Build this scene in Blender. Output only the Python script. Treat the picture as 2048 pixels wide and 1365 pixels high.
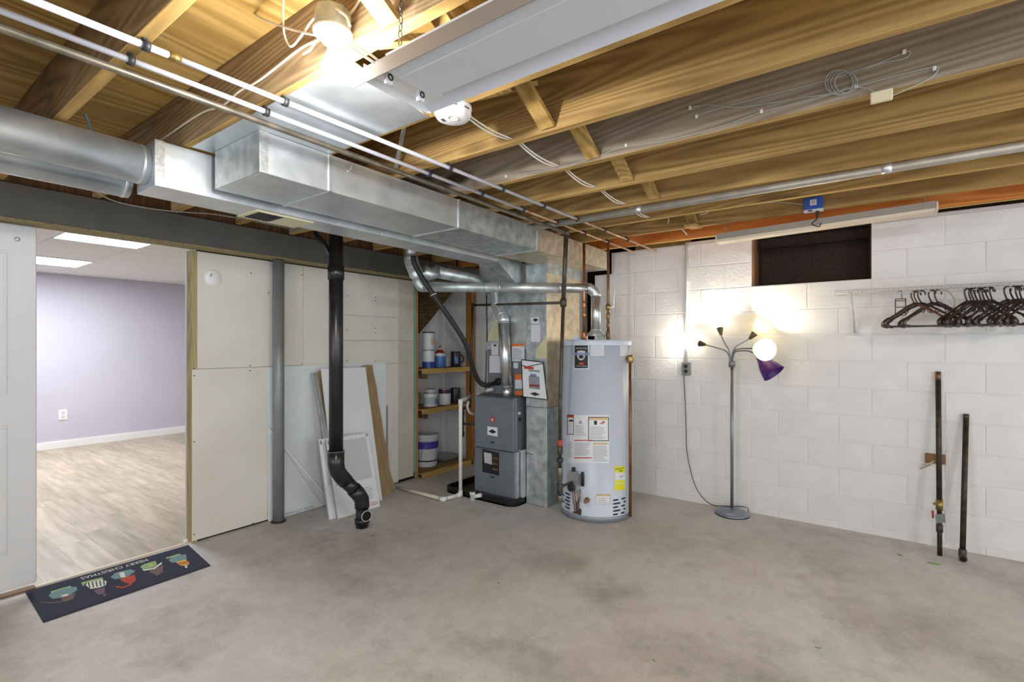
import bpy, bmesh, math, random
from mathutils import Vector, Matrix
random.seed(7)
for o in list(bpy.data.objects): bpy.data.objects.remove(o)
SC = bpy.context.scene
COL = SC.collection
PI = math.pi

# ------------------------------------------------------------------ camera
F_PX, CX, HY, CAM_H = 996.0, 1024.0, 690.0, 1.39
YAW = math.radians(36.0)
CA, SA = math.cos(YAW), math.sin(YAW)
cam_d = bpy.data.cameras.new('camera'); cam_d.sensor_width = 36.0
cam_d.lens = F_PX/2048*36.0; cam_d.shift_y = (HY-682.5)/2048; cam_d.clip_start = .02
cam = bpy.data.objects.new('camera', cam_d); COL.objects.link(cam)
cam.location = (0, 0, CAM_H); cam.rotation_euler = (PI/2, 0, YAW-PI/2)
SC.camera = cam

# ------------------------------------------------------------------ world and exposure
W = bpy.data.worlds.new('world'); SC.world = W; W.use_nodes = True
W.node_tree.nodes['Background'].inputs[0].default_value = (.865, .93, 1.0, 1)
W.node_tree.nodes['Background'].inputs[1].default_value = 2.1
SC.view_settings.view_transform = 'Standard'; SC.view_settings.look = 'None'
SC.view_settings.gamma = 1.0; SC.view_settings.use_curve_mapping = False
SC.view_settings.exposure = 0.1
BULB_W, LAMP_W, PANEL_E = 38.0, 9.0, 50.0

# ------------------------------------------------------------------ pixel -> ray -> plane
def ray(px, py):
    a = (px-CX)/F_PX
    return Vector((CA+a*SA, SA-a*CA, (HY-py)/F_PX))
def onX(px, py, x): d = ray(px, py); return Vector((0, 0, CAM_H))+d*(x/d.x)
def onY(px, py, y): d = ray(px, py); return Vector((0, 0, CAM_H))+d*(y/d.y)
def onZ(px, py, z=0.0): d = ray(px, py); return Vector((0, 0, CAM_H))+d*((z-CAM_H)/d.z)
def at(px, py, dep): return Vector((0, 0, CAM_H))+ray(px, py)*dep
def pj(p):
    dep = p[0]*CA+p[1]*SA; lat = p[0]*SA-p[1]*CA
    return CX+F_PX*lat/dep, HY-F_PX*(p[2]-CAM_H)/dep
RIGHT = Vector((SA, -CA, 0)); FWD = Vector((CA, SA, 0)); UP = Vector((0, 0, 1))

# ------------------------------------------------------------------ materials
def lin(h):
    h = h.lstrip('#'); r = []
    for i in (0, 2, 4):
        v = int(h[i:i+2], 16)/255; r.append(v/12.92 if v <= .04045 else ((v+.055)/1.055)**2.4)
    return (r[0], r[1], r[2], 1)
MATS = {}
def newmat(name):
    m = bpy.data.materials.new(name); m.use_nodes = True; MATS[name] = m
    nt = m.node_tree; return m, nt, nt.nodes, nt.links, nt.nodes['Principled BSDF']
def pbr(name, col, rough=.5, metal=0., col2=None, scale=6., detail=6., stretch=(1, 1, 1), lo=.35, hi=.65, bump=0., bscale=60., spec=.5, rvar=0., per=0.):
    m, nt, N, L, B = newmat(name)
    B.inputs['Roughness'].default_value = rough; B.inputs['Metallic'].default_value = metal
    B.inputs['Specular IOR Level'].default_value = spec
    B.inputs['Base Color'].default_value = lin(col)
    if col2 or bump or rvar:
        tc = N.new('ShaderNodeTexCoord'); oi = N.new('ShaderNodeObjectInfo')
        ad = N.new('ShaderNodeVectorMath'); ad.operation = 'ADD'
        mu = N.new('ShaderNodeMath'); mu.operation = 'MULTIPLY'; mu.inputs[1].default_value = 37.0
        L.new(oi.outputs['Random'], mu.inputs[0]); L.new(tc.outputs['Object'], ad.inputs[0]); L.new(mu.outputs[0], ad.inputs[1])
        mp = N.new('ShaderNodeMapping'); mp.inputs['Scale'].default_value = stretch; L.new(ad.outputs[0], mp.inputs[0])
        no = N.new('ShaderNodeTexNoise'); no.inputs['Scale'].default_value = scale; no.inputs['Detail'].default_value = detail
        L.new(mp.outputs[0], no.inputs['Vector'])
        if col2:
            cr = N.new('ShaderNodeValToRGB'); cr.color_ramp.elements[0].position = lo; cr.color_ramp.elements[1].position = hi
            cr.color_ramp.elements[0].color = lin(col); cr.color_ramp.elements[1].color = lin(col2)
            L.new(no.outputs['Fac'], cr.inputs[0]); out = cr.outputs[0]
            if per:
                hs = N.new('ShaderNodeHueSaturation'); mr = N.new('ShaderNodeMapRange')
                mr.inputs['To Min'].default_value = 1-per; mr.inputs['To Max'].default_value = 1+per
                L.new(oi.outputs['Random'], mr.inputs['Value']); L.new(mr.outputs[0], hs.inputs['Value']); L.new(out, hs.inputs['Color']); out = hs.outputs[0]
            L.new(out, B.inputs['Base Color'])
        if rvar:
            mr = N.new('ShaderNodeMapRange'); mr.inputs['To Min'].default_value = rough-rvar; mr.inputs['To Max'].default_value = rough+rvar
            L.new(no.outputs['Fac'], mr.inputs['Value']); L.new(mr.outputs[0], B.inputs['Roughness'])
        if bump:
            n2 = N.new('ShaderNodeTexNoise'); n2.inputs['Scale'].default_value = bscale; n2.inputs['Detail'].default_value = 4
            L.new(mp.outputs[0], n2.inputs['Vector'])
            bp = N.new('ShaderNodeBump'); bp.inputs['Strength'].default_value = bump; bp.inputs['Distance'].default_value = .01
            L.new(n2.outputs['Fac'], bp.inputs['Height']); L.new(bp.outputs[0], B.inputs['Normal'])
    return m
def wood(name, dark, light, axis='Y', rough=.75, rings=5.0, knots=True, per=.10, fine=.4, contrast=(.3, .72)):
    m, nt, N, L, B = newmat(name)
    B.inputs['Roughness'].default_value = rough; B.inputs['Specular IOR Level'].default_value = .25
    tc = N.new('ShaderNodeTexCoord'); oi = N.new('ShaderNodeObjectInfo')
    mu = N.new('ShaderNodeMath'); mu.operation = 'MULTIPLY'; mu.inputs[1].default_value = 53.0
    ad = N.new('ShaderNodeVectorMath'); ad.operation = 'ADD'
    L.new(oi.outputs['Random'], mu.inputs[0]); L.new(tc.outputs['Object'], ad.inputs[0]); L.new(mu.outputs[0], ad.inputs[1])
    sc = {'X': (.08, 1, 1), 'Y': (1, .08, 1), 'Z': (1, 1, .08)}[axis]
    mp = N.new('ShaderNodeMapping'); mp.inputs['Scale'].default_value = sc; L.new(ad.outputs[0], mp.inputs[0])
    n1 = N.new('ShaderNodeTexNoise'); n1.inputs['Scale'].default_value = 3.2; n1.inputs['Detail'].default_value = 1.5; L.new(mp.outputs[0], n1.inputs['Vector'])
    k = N.new('ShaderNodeMath'); k.operation = 'MULTIPLY'; k.inputs[1].default_value = rings*36; L.new(n1.outputs['Fac'], k.inputs[0])
    sn = N.new('ShaderNodeMath'); sn.operation = 'SINE'; L.new(k.outputs[0], sn.inputs[0])
    n2 = N.new('ShaderNodeTexNoise'); n2.inputs['Scale'].default_value = 60.0; n2.inputs['Detail'].default_value = 4; L.new(mp.outputs[0], n2.inputs['Vector'])
    a1 = N.new('ShaderNodeMath'); a1.operation = 'MULTIPLY_ADD'; a1.inputs[1].default_value = .13; a1.inputs[2].default_value = .5; L.new(sn.outputs[0], a1.inputs[0])
    n3 = N.new('ShaderNodeTexNoise'); n3.inputs['Scale'].default_value = 1.6; n3.inputs['Detail'].default_value = 3; L.new(mp.outputs[0], n3.inputs['Vector'])
    def mixadd(x, y, w):
        s = N.new('ShaderNodeMath'); s.operation = 'SUBTRACT'; s.inputs[1].default_value = .5; L.new(y, s.inputs[0])
        t = N.new('ShaderNodeMath'); t.operation = 'MULTIPLY_ADD'; t.inputs[1].default_value = w; L.new(s.outputs[0], t.inputs[0]); L.new(x, t.inputs[2]); return t.outputs[0]
    v = mixadd(a1.outputs[0], n2.outputs['Fac'], fine); v = mixadd(v, n3.outputs['Fac'], .4)
    cr = N.new('ShaderNodeValToRGB'); cr.color_ramp.elements[0].position = contrast[0]; cr.color_ramp.elements[1].position = contrast[1]
    cr.color_ramp.elements[0].color = lin(dark); cr.color_ramp.elements[1].color = lin(light); L.new(v, cr.inputs[0]); out = cr.outputs[0]
    if knots:
        sk = {'X': (.5, 1.5, 1.5), 'Y': (1.5, .5, 1.5), 'Z': (1.5, 1.5, .5)}[axis]
        m2 = N.new('ShaderNodeMapping'); m2.inputs['Scale'].default_value = sk; L.new(ad.outputs[0], m2.inputs[0])
        vo = N.new('ShaderNodeTexVoronoi'); vo.inputs['Scale'].default_value = 2.6; L.new(m2.outputs[0], vo.inputs['Vector'])
        kr = N.new('ShaderNodeValToRGB'); kr.color_ramp.elements[0].position = .10; kr.color_ramp.elements[1].position = .19
        kr.color_ramp.elements[0].color = (.22, .17, .13, 1); kr.color_ramp.elements[1].color = (1, 1, 1, 1); L.new(vo.outputs['Distance'], kr.inputs[0])
        mx = N.new('ShaderNodeMix'); mx.data_type = 'RGBA'; mx.blend_type = 'MULTIPLY'; mx.inputs[0].default_value = 1
        L.new(out, mx.inputs[6]); L.new(kr.outputs[0], mx.inputs[7]); out = mx.outputs[2]
    hs = N.new('ShaderNodeHueSaturation'); mr = N.new('ShaderNodeMapRange'); mr.inputs['To Min'].default_value = 1-per; mr.inputs['To Max'].default_value = 1+per
    L.new(oi.outputs['Random'], mr.inputs['Value']); L.new(mr.outputs[0], hs.inputs['Value']); L.new(out, hs.inputs['Color'])
    L.new(hs.outputs[0], B.inputs['Base Color'])
    bp = N.new('ShaderNodeBump'); bp.inputs['Strength'].default_value = .12; bp.inputs['Distance'].default_value = .004; L.new(n2.outputs['Fac'], bp.inputs['Height']); L.new(bp.outputs[0], B.inputs['Normal'])
    return m
def emit(name, col, strength):
    m, nt, N, L, B = newmat(name)
    B.inputs['Base Color'].default_value = lin(col); B.inputs['Emission Color'].default_value = lin(col); B.inputs['Emission Strength'].default_value = strength
    return m
def shade_mat(name, col, trans=.6):
    m, nt, N, L, B = newmat(name)
    B.inputs['Base Color'].default_value = lin(col); B.inputs['Roughness'].default_value = .35
    t = N.new('ShaderNodeBsdfTranslucent'); t.inputs[0].default_value = lin(col)
    mx = N.new('ShaderNodeMixShader'); mx.inputs[0].default_value = trans
    L.new(B.outputs[0], mx.inputs[1]); L.new(t.outputs[0], mx.inputs[2]); L.new(mx.outputs[0], N['Material Output'].inputs[0])
    return m
FLOOR_C = (.95, .5)
def concrete():
    m, nt, N, L, B = newmat('concrete')
    tc = N.new('ShaderNodeTexCoord')
    def noise(s, d, r=.55, dist=0.):
        n = N.new('ShaderNodeTexNoise'); n.inputs['Scale'].default_value = s; n.inputs['Detail'].default_value = d; n.inputs['Roughness'].default_value = r
        n.inputs['Distortion'].default_value = dist; L.new(tc.outputs['Object'], n.inputs['Vector']); return n.outputs['Fac']
    def ramp(v, stops):
        c = N.new('ShaderNodeValToRGB'); e = c.color_ramp.elements
        e[0].position, e[0].color = stops[0][0], stops[0][1]; e[1].position, e[1].color = stops[-1][0], stops[-1][1]
        for p, q in stops[1:-1]: x = e.new(p); x.color = q
        L.new(v, c.inputs[0]); return c.outputs[0]
    def mix(a, b, mode, f):
        x = N.new('ShaderNodeMix'); x.data_type = 'RGBA'; x.blend_type = mode
        if isinstance(f, float): x.inputs[0].default_value = f
        else: L.new(f, x.inputs[0])
        L.new(a, x.inputs[6]); L.new(b, x.inputs[7]); return x.outputs[2]
    base = ramp(noise(.8, 6, .62), [(.32, lin('#b6b2af')), (.5, lin('#c9c7c5')), (.68, lin('#d8d8d8'))])
    warm = ramp(noise(.45, 3, .5), [(.4, lin('#d2ccc0')), (.6, lin('#c8c6c8'))])
    c = mix(base, warm, 'MIX', .4)
    st = ramp(noise(1.25, 9, .72), [(.48, (0, 0, 0, 1)), (.66, (.85, .85, .85, 1))])
    dk = ramp(noise(16, 6, .7), [(.3, lin('#96918e')), (.7, lin('#b2aeab'))])
    c = mix(c, dk, 'MIX', st)
    mid = ramp(noise(11, 8, .75), [(.34, (.84, .835, .83, 1)), (.66, (1.08, 1.08, 1.08, 1))])
    c = mix(c, mid, 'MULTIPLY', .6)
    fine = ramp(noise(70, 8, .8), [(.3, (.86, .855, .85, 1)), (.7, (1.08, 1.08, 1.08, 1))])
    c = mix(c, fine, 'MULTIPLY', .7)
    pale = ramp(noise(1.9, 10, .75), [(.60, (0, 0, 0, 1)), (.70, (.5, .5, .5, 1))])
    pc = ramp(noise(40, 3), [(0, lin('#cfcac6')), (1, lin('#dcd8d5'))])
    c = mix(c, pc, 'MIX', pale)
    spot_n = noise(7, 9, .78); blot = noise(2.6, 9, .72)
    for px, py, rad, stn, hexa, hexb in ((1040, 1290, .42, .9, '#7b7672', '#97928e'), (1240, 1185, .5, .85, '#7f7a76', '#9a9591'), (1110, 1130, .5, .6, '#857e79', '#9d9792'), (700, 1110, .5, .5, '#8c8379', '#a49b91'), (1560, 1155, .42, .8, '#cfcac8', '#dedad8'), (1680, 1180, .3, .7, '#cbc6c4', '#d9d6d4'), (1380, 1240, .5, .5, '#d3cdc9', '#dcd8d5'), (1040, 1105, .3, .6, '#cdc8c4', '#dad6d3'), (1280, 1060, .6, .5, '#a89b8a', '#b5a999'), (1790, 1250, .45, .5, '#97908b', '#aaa49f')):
        q = onZ(px, py); ds = N.new('ShaderNodeVectorMath'); ds.operation = 'DISTANCE'; L.new(tc.outputs['Object'], ds.inputs[0]); ds.inputs[1].default_value = (q.x-FLOOR_C[0], q.y-FLOOR_C[1], .12)
        fall = N.new('ShaderNodeMapRange'); fall.inputs['From Min'].default_value = rad; fall.inputs['From Max'].default_value = 0; L.new(ds.outputs['Value'], fall.inputs['Value'])
        sm_ = N.new('ShaderNodeMath'); sm_.operation = 'MULTIPLY_ADD'; sm_.inputs[1].default_value = 1.5; L.new(fall.outputs[0], sm_.inputs[0])
        sb = N.new('ShaderNodeMath'); sb.operation = 'MULTIPLY_ADD'; sb.inputs[1].default_value = 4.2; sb.inputs[2].default_value = -2.75; L.new(blot, sb.inputs[0]); L.new(sb.outputs[0], sm_.inputs[2])
        cl_ = N.new('ShaderNodeMath'); cl_.operation = 'MULTIPLY'; cl_.use_clamp = True; cl_.inputs[1].default_value = stn*.85; L.new(sm_.outputs[0], cl_.inputs[0])
        c = mix(c, ramp(spot_n, [(.35, lin(hexa)), (.65, lin(hexb))]), 'MIX', cl_.outputs[0])
    L.new(c, B.inputs['Base Color']); B.inputs['Roughness'].default_value = .62; B.inputs['Specular IOR Level'].default_value = .35
    bp = N.new('ShaderNodeBump'); bp.inputs['Strength'].default_value = .1; bp.inputs['Distance'].default_value = .004; L.new(noise(30, 8, .7), bp.inputs['Height']); L.new(bp.outputs[0], B.inputs['Normal'])
    return m
concrete()
wood('joist_wood', '#8a6c40', '#bd9c64', 'Y')
wood('joist_grey', '#887a6a', '#b1a391', 'Y')
wood('joist_light', '#a58b60', '#d0b887', 'Y', rings=7)
wood('joist_lit_edge', '#9c7c48', '#c8a566', 'Y', rings=4, knots=False)
wood('joist_old', '#5d4930', '#856b49', 'Y')
wood('joist_tan', '#7d684c', '#ab9370', 'Y', rings=7)
wood('joist_red_lit', '#b0642c', '#de924f', 'Y', rings=4)  # reddish joist, with the floor lamp's orange glow put into the colour
wood('lumber_x', '#9a7b45', '#c9a767', 'X')
wood('lumber_z', '#7d6138', '#b29360', 'Z')
wood('jamb_wood', '#8f835d', '#b0a37b', 'Z', knots=False)
wood('orange_post', '#8a5c26', '#b07c3a', 'Z')
wood('shelf_wood', '#6d5330', '#957545', 'X', knots=False)
wood('plywood', '#94733c', '#c8a765', 'X', rings=2.5, per=.1, knots=False, fine=.3)
wood('plywood_light', '#a98a55', '#c9ad74', 'X', rings=2.5, knots=False)
wood('dark_wood', '#241b15', '#33281f', 'X', knots=False)
wood('stringer_wood', '#4f3d28', '#715a3c', 'X', knots=False)
wood('bronze_wood', '#6e4d33', '#8c6a4c', 'Z', knots=False)
pbr('laminate', '#a2967f', .4, col2='#c8bba5', scale=3.0, detail=8, stretch=(7, .8, 1), lo=.3, hi=.66, per=.12)
pbr('block_paint', '#dadadb', .5, col2='#e2e2e2', scale=5, bump=.25, bscale=45)
pbr('mortar_paint', '#dedddc', .6, bump=.3, bscale=50)
pbr('drywall_cream', '#d6d2c8', .7, col2='#dfdcd4', scale=2.5, detail=8, lo=.3, hi=.7, bump=.05, bscale=90)
pbr('drywall_strip', '#c2bcae', .7, col2='#cdc8bc', scale=3)
pbr('drywall_grey', '#d9dfe3', .65, col2='#e1e6e9', scale=2)
pbr('board_white', '#dcdfe3', .6, col2='#e4e6e8', scale=2)
pbr('green_edge', '#6fa287', .6, col2='#86b59b', scale=12)
pbr('cardboard', '#8c7554', .85, col2='#9f8864', scale=4, stretch=(8, 8, 1))
pbr('lavender', '#cfcddd', .6, col2='#d3d1e0', scale=2)
pbr('white_paint', '#dcdde0', .45)
pbr('door_paint', '#d3d4d7', .4)
pbr('trim_white', '#f8f9f9', .35)
pbr('threshold_pale', '#d6c9b3', .5)
pbr('ceil_tile', '#f3f4f3', .8)
pbr('steel_dark', '#62625f', .5, .15, col2='#6c6c69', scale=4)
pbr('column_paint', '#7c8283', .38, .2, col2='#868c8d', scale=9)
pbr('abs_black', '#17181a', .3, col2='#222426', scale=8, spec=.6)
pbr('rubber_black', '#1d1d1f', .55)
pbr('pan_black', '#111213', .35)
pbr('galv', '#c6ccd0', .4, .8, col2='#dde2e6', scale=9, detail=8, lo=.3, hi=.7, rvar=.08)
pbr('galv_shiny', '#c8ccce', .3, .9, col2='#d8dbdd', scale=14, rvar=.05)
pbr('galv_worn', '#a3adaf', .42, .7, col2='#cdd4d5', scale=14, detail=10, lo=.35, hi=.65, rvar=.1)
pbr('galv_tarn_warm', '#b3a893', .45, .5, col2='#d6c9b0', scale=16, detail=10, lo=.35, hi=.65, rvar=.1)  # tarnished galvanized, with warm reflected light put into the beige
pbr('galv_dull', '#b5b0a8', .5, .6, col2='#c6c1b8', scale=14)
pbr('spangle', '#c9cccb', .3, .8, col2='#e4e5e3', scale=60, lo=.4, hi=.6)
pbr('iron_pipe', '#3d3a34', .45, .5, col2='#5a564d', scale=20, lo=.3, hi=.7)
pbr('steel_pipe', '#6d675c', .38, .75, col2='#8f887a', scale=18)
pbr('rust_pipe', '#2c2620', .5, .4, col2='#4a3d2e', scale=20)
pbr('pipe_white', '#b7b8c2', .4)
pbr('pvc', '#e3e4e4', .35)
pbr('pvc_cream', '#d5cfbb', .4)
pbr('copper', '#a8663a', .35, .85, col2='#c98d5d', scale=12, rvar=.08)
pbr('copper_pale', '#b98f70', .4, .6, col2='#d3b294', scale=12)
pbr('copper_dull', '#7a5a41', .42, .7, col2='#96724f', scale=10)
pbr('brass', '#8f7a45', .35, .8, col2='#a8935a', scale=10)
pbr('clamp_dark', '#2b2c2f', .5)
pbr('cable_white', '#e2ddd0', .5)
pbr('cable_grey', '#a9aaa4', .5)
pbr('furnace_grey', '#6e747d', .42, .25, col2='#767c85', scale=3)
pbr('furnace_dark', '#4d4f53', .45, .3)
pbr('coil_grey', '#6e7379', .45, .2)
pbr('window_dark', '#1d1a19', .2)
pbr('heater_paint', '#c3ccdc', .33, col2='#c8d1e0', scale=2, spec=.6)
pbr('heater_base', '#8f979e', .35, .2)
pbr('label_white', '#dfe2e8', .5)
pbr('label_grey', '#b6bac0', .5)
pbr('label_paper', '#cfd3db', .6)
pbr('print_black', '#202224', .5)
pbr('print_grey', '#8b8f96', .5)
pbr('print_red', '#c2402f', .5)
pbr('print_orange', '#d8702e', .5)
pbr('print_blue', '#6b7fb4', .5)
pbr('print_cream', '#d8d2bd', .5)
pbr('print_tan', '#d3b483', .5)
pbr('print_yellow', '#e3e22a', .5)
pbr('print_purple', '#4b3aa0', .5)
pbr('shield_pale', '#c3c6ba', .45)
pbr('valve_grey', '#a4a8ab', .4, .4)
pbr('mat_navy', '#23283a', .95, col2='#2a3046', scale=80, bump=.3, bscale=300)
pbr('mat_green', '#93b27a', .9); pbr('mat_teal', '#6f9195', .9); pbr('mat_white', '#d8dccf', .9)
pbr('mat_red', '#b9452f', .9); pbr('mat_brown', '#6e5a55', .9); pbr('mat_yellow', '#d8b95a', .9); pbr('mat_plum', '#6f5566', .9)
pbr('lamp_metal', '#8a8d93', .35, .6); pbr('lamp_grey', '#8b90a0', .3, .4); pbr('lamp_socket', '#5a5047', .4, .5)
shade_mat('shade_white', '#f5f3e6', .12); shade_mat('shade_yellow', '#f4e6a0', .06); shade_mat('shade_purple', '#4c2078', .2)
emit('bulb_glow', '#fff6e4', 60.0); emit('warm_glow', '#ffe9c4', 40.0); emit('panel_glow', '#fbfcff', PANEL_E)
pbr('tube_white', '#e6e5df', .4); pbr('fixture_white', '#d3d8e2', .45); pbr('fixture_side', '#8d857e', .5, .1); pbr('fixture_bottom', '#cfc2b1', .5)
pbr('chain_steel', '#8b8a86', .3, .9)
pbr('blue_box', '#2f57b8', .4); pbr('cream_plastic', '#dcd6b4', .5); pbr('detector_white', '#e9eaec', .45); pbr('slot_dark', '#3a3b3d', .6)
pbr('hanger_dark', '#2b1e1c', .3, spec=.6); pbr('hanger_brown', '#5a3a28', .3, spec=.6); pbr('hanger_gold', '#8d6a3a', .5)
pbr('wire_white', '#c3c3c5', .4)
pbr('outlet_grey', '#7f8684', .4, .3); pbr('black_plastic', '#141414', .4)
pbr('can_blue', '#2c4391', .4); pbr('can_navy', '#1c2738', .35); pbr('can_white', '#d5d8dc', .4); pbr('can_plum', '#4c2145', .4); pbr('can_lid', '#b9bdc2', .3, .7)
pbr('can_dark', '#20282d', .35); pbr('bottle_red', '#9c2b22', .4); pbr('can_sky', '#4f7fc4', .4); pbr('tray_grey', '#8f9499', .5, .2); pbr('valve_red', '#b03c2a', .5)
pbr('tape_cream', '#cbc6a2', .8, col2='#bdb895', scale=10); pbr('leaf_green', '#6f9a4a', .8); pbr('debris', '#5d5348', .9); pbr('chip_white', '#d5d2cc', .8)
pbr('filter_mesh', '#b9bec4', .8, col2='#c7cbd0', scale=50, stretch=(6, 1, 1))
pbr('void_black', '#0c0a09', .95); pbr('insul', '#8f7f45', .95, col2='#7a6b39', scale=20)
pbr('door_under', '#6e5238', .7, col2='#8a6c4c', scale=5, stretch=(1, 6, 1))

# ------------------------------------------------------------------ mesh builder
class MB:
    def __init__(s): s.v = []; s.f = []; s.sm = []
    def add(s, vs, fs, smooth=False):
        b = len(s.v); s.v += [Vector(p) for p in vs]
        for q in fs: s.f.append(tuple(b+i for i in q)); s.sm.append(smooth)
        return s
    def box(s, x0, x1, y0, y1, z0, z1):
        return s.slab((x0, y0, z0), (x1-x0, 0, 0), (0, y1-y0, 0), (0, 0, z1-z0))
    def slab(s, p, u, v, w):
        p, u, v, w = Vector(p), Vector(u), Vector(v), Vector(w)
        vs = [p, p+u, p+u+v, p+v, p+w, p+u+w, p+u+v+w, p+v+w]
        fs = [(0, 3, 2, 1), (4, 5, 6, 7), (0, 1, 5, 4), (1, 2, 6, 5), (2, 3, 7, 6), (3, 0, 4, 7)]
        if u.cross(v).dot(w) < 0: fs = [q[::-1] for q in fs]
        return s.add(vs, fs)
    def hexa(s, vs):   # bottom ring of 4, top ring of 4
        c = sum((Vector(p) for p in vs), Vector())/8; fs = []
        for q in [(0, 3, 2, 1), (4, 5, 6, 7), (0, 1, 5, 4), (1, 2, 6, 5), (2, 3, 7, 6), (3, 0, 4, 7)]:
            a, b, d = (Vector(vs[q[i]]) for i in (0, 1, 2)); m = (a+d)/2
            fs.append(q if (b-a).cross(d-b).dot(m-c) > 0 else q[::-1])
        return s.add(vs, fs)
    def cbox(s, x0, x1, y0, y1, z0, z1, c=.004):
        # box with all edges chamfered
        X, Y, Z = (x0, x1), (y0, y1), (z0, z1); vs = []
        idx = {}
        for i in (0, 1):
            for j in (0, 1):
                for k in (0, 1):
                    sx, sy, sz = (1, -1)[i], (1, -1)[j], (1, -1)[k]
                    for ax in range(3):
                        p = [X[i]+sx*c, Y[j]+sy*c, Z[k]+sz*c]
                        p[ax] = (X[i], Y[j], Z[k])[ax]
                        idx[i, j, k, ax] = len(vs); vs.append(p)
        ctr = Vector(((x0+x1)/2, (y0+y1)/2, (z0+z1)/2)); fs = []
        def put(q):
            a, b, d = (Vector(vs[q[n]]) for n in (0, 1, 2)); m = sum((Vector(vs[n]) for n in q), Vector())/len(q)
            fs.append(tuple(q) if (b-a).cross(d-b).dot(m-ctr) > 0 else tuple(q[::-1]))
        for i in (0, 1):
            put([idx[i, 0, 0, 0], idx[i, 1, 0, 0], idx[i, 1, 1, 0], idx[i, 0, 1, 0]])
            put([idx[0, i, 0, 1], idx[1, i, 0, 1], idx[1, i, 1, 1], idx[0, i, 1, 1]])
            put([idx[0, 0, i, 2], idx[1, 0, i, 2], idx[1, 1, i, 2], idx[0, 1, i, 2]])
            for j in (0, 1):
                put([idx[0, i, j, 1], idx[1, i, j, 1], idx[1, i, j, 2], idx[0, i, j, 2]])
                put([idx[i, 0, j, 0], idx[i, 1, j, 0], idx[i, 1, j, 2], idx[i, 0, j, 2]])
                put([idx[i, j, 0, 0], idx[i, j, 1, 0], idx[i, j, 1, 1], idx[i, j, 0, 1]])
                for k in (0, 1): put([idx[i, j, k, 0], idx[i, j, k, 1], idx[i, j, k, 2]])
        return s.add(vs, fs)
    def tube(s, pts, r, n=10, caps=True, closed=False):
        pts = [Vector(p) for p in pts]; m = len(pts)
        rs = r if isinstance(r, (list, tuple)) else [r]*m
        t0 = (pts[1]-pts[0]).normalized(); a = Vector((0, 0, 1)) if abs(t0.z) < .9 else Vector((1, 0, 0))
        nrm = t0.cross(a).normalized(); vs = []; prev = t0
        for i, p in enumerate(pts):
            if closed: t = (pts[(i+1) % m]-pts[i-1]).normalized()
            elif i == 0: t = t0
            elif i == m-1: t = (pts[-1]-pts[-2]).normalized()
            else: t = ((pts[i+1]-p).normalized()+(p-pts[i-1]).normalized()).normalized()
            q = prev.rotation_difference(t); nrm = (q @ nrm); nrm = (nrm-t*nrm.dot(t)).normalized(); prev = t
            bn = t.cross(nrm)
            for k in range(n):
                an = 2*PI*k/n; vs.append(p+(nrm*math.cos(an)+bn*math.sin(an))*rs[i])
        fs = []
        for i in range(m if closed else m-1):
            j = (i+1) % m
            for k in range(n):
                fs.append((i*n+k, i*n+(k+1) % n, j*n+(k+1) % n, j*n+k))
        s.add(vs, fs, True)
        if caps and not closed:
            b = len(s.v)-len(vs); s.f.append(tuple(b+k for k in range(n))[::-1]); s.sm.append(False)
            s.f.append(tuple(b+(m-1)*n+k for k in range(n))); s.sm.append(False)
        return s
    def lathe(s, prof, org=(0, 0, 0), axis=(0, 0, 1), n=32, smooth=True, closed_ends=True):
        ax = Vector(axis).normalized(); a = Vector((1, 0, 0)) if abs(ax.x) < .9 else Vector((0, 1, 0))
        u = ax.cross(a).normalized(); w = ax.cross(u); org = Vector(org); vs = []
        for r, z in prof:
            for k in range(n):
                an = 2*PI*k/n; vs.append(org+ax*z+(u*math.cos(an)+w*math.sin(an))*r)
        fs = []
        for i in range(len(prof)-1):
            for k in range(n): fs.append((i*n+k, i*n+(k+1) % n, (i+1)*n+(k+1) % n, (i+1)*n+k))
        b = len(s.v); s.add(vs, fs, smooth)
        if closed_ends:
            if prof[0][0] > 1e-5: s.f.append(tuple(b+k for k in range(n))[::-1]); s.sm.append(False)
            if prof[-1][0] > 1e-5: s.f.append(tuple(b+(len(prof)-1)*n+k for k in range(n))); s.sm.append(False)
        return s
    def cyl(s, a, b, r, n=16): return s.tube([a, b], r, n)
    def poly(s, pts, off):   # polygon extruded by a vector
        pts = [Vector(p) for p in pts]; off = Vector(off); n = len(pts)
        nr = Vector()
        for i in range(n): nr += pts[i].cross(pts[(i+1) % n])
        if nr.dot(off) > 0: pts = pts[::-1]
        vs = pts+[p+off for p in pts]
        fs = [tuple(range(n)), tuple(range(2*n-1, n-1, -1))]+[(i, n+i, n+(i+1) % n, (i+1) % n) for i in range(n)]
        return s.add(vs, fs)
    def torus(s, c, u, w, R, r, n=16, m=8, sx=1.0):
        c, u, w = Vector(c), Vector(u).normalized(), Vector(w).normalized()
        return s.tube([c+u*(R*sx*math.cos(2*PI*i/n))+w*(R*math.sin(2*PI*i/n)) for i in range(n)], r, m, closed=True)
    def mesh(s, name, org=(0, 0, 0)):
        me = bpy.data.meshes.new(name); org = Vector(org)
        me.from_pydata([tuple(p-org) for p in s.v], [], s.f); me.polygons.foreach_set('use_smooth', s.sm); me.update(); return me
    def build(s, name, mat, parent=None, org=None):
        if parent is not None: org = parent.get('_w', (0, 0, 0))
        elif org is None:
            xs = [p.x for p in s.v]; ys = [p.y for p in s.v]; zs = [p.z for p in s.v]
            org = ((min(xs)+max(xs))/2, (min(ys)+max(ys))/2, min(zs))
        me = s.mesh(name, org); me.materials.append(MATS[mat])
        o = bpy.data.objects.new(name, me); COL.objects.link(o)
        if parent is not None: o.parent = parent; o['_w'] = tuple(org)
        else: o.location = org; o['_w'] = tuple(org)
        return o
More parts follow.
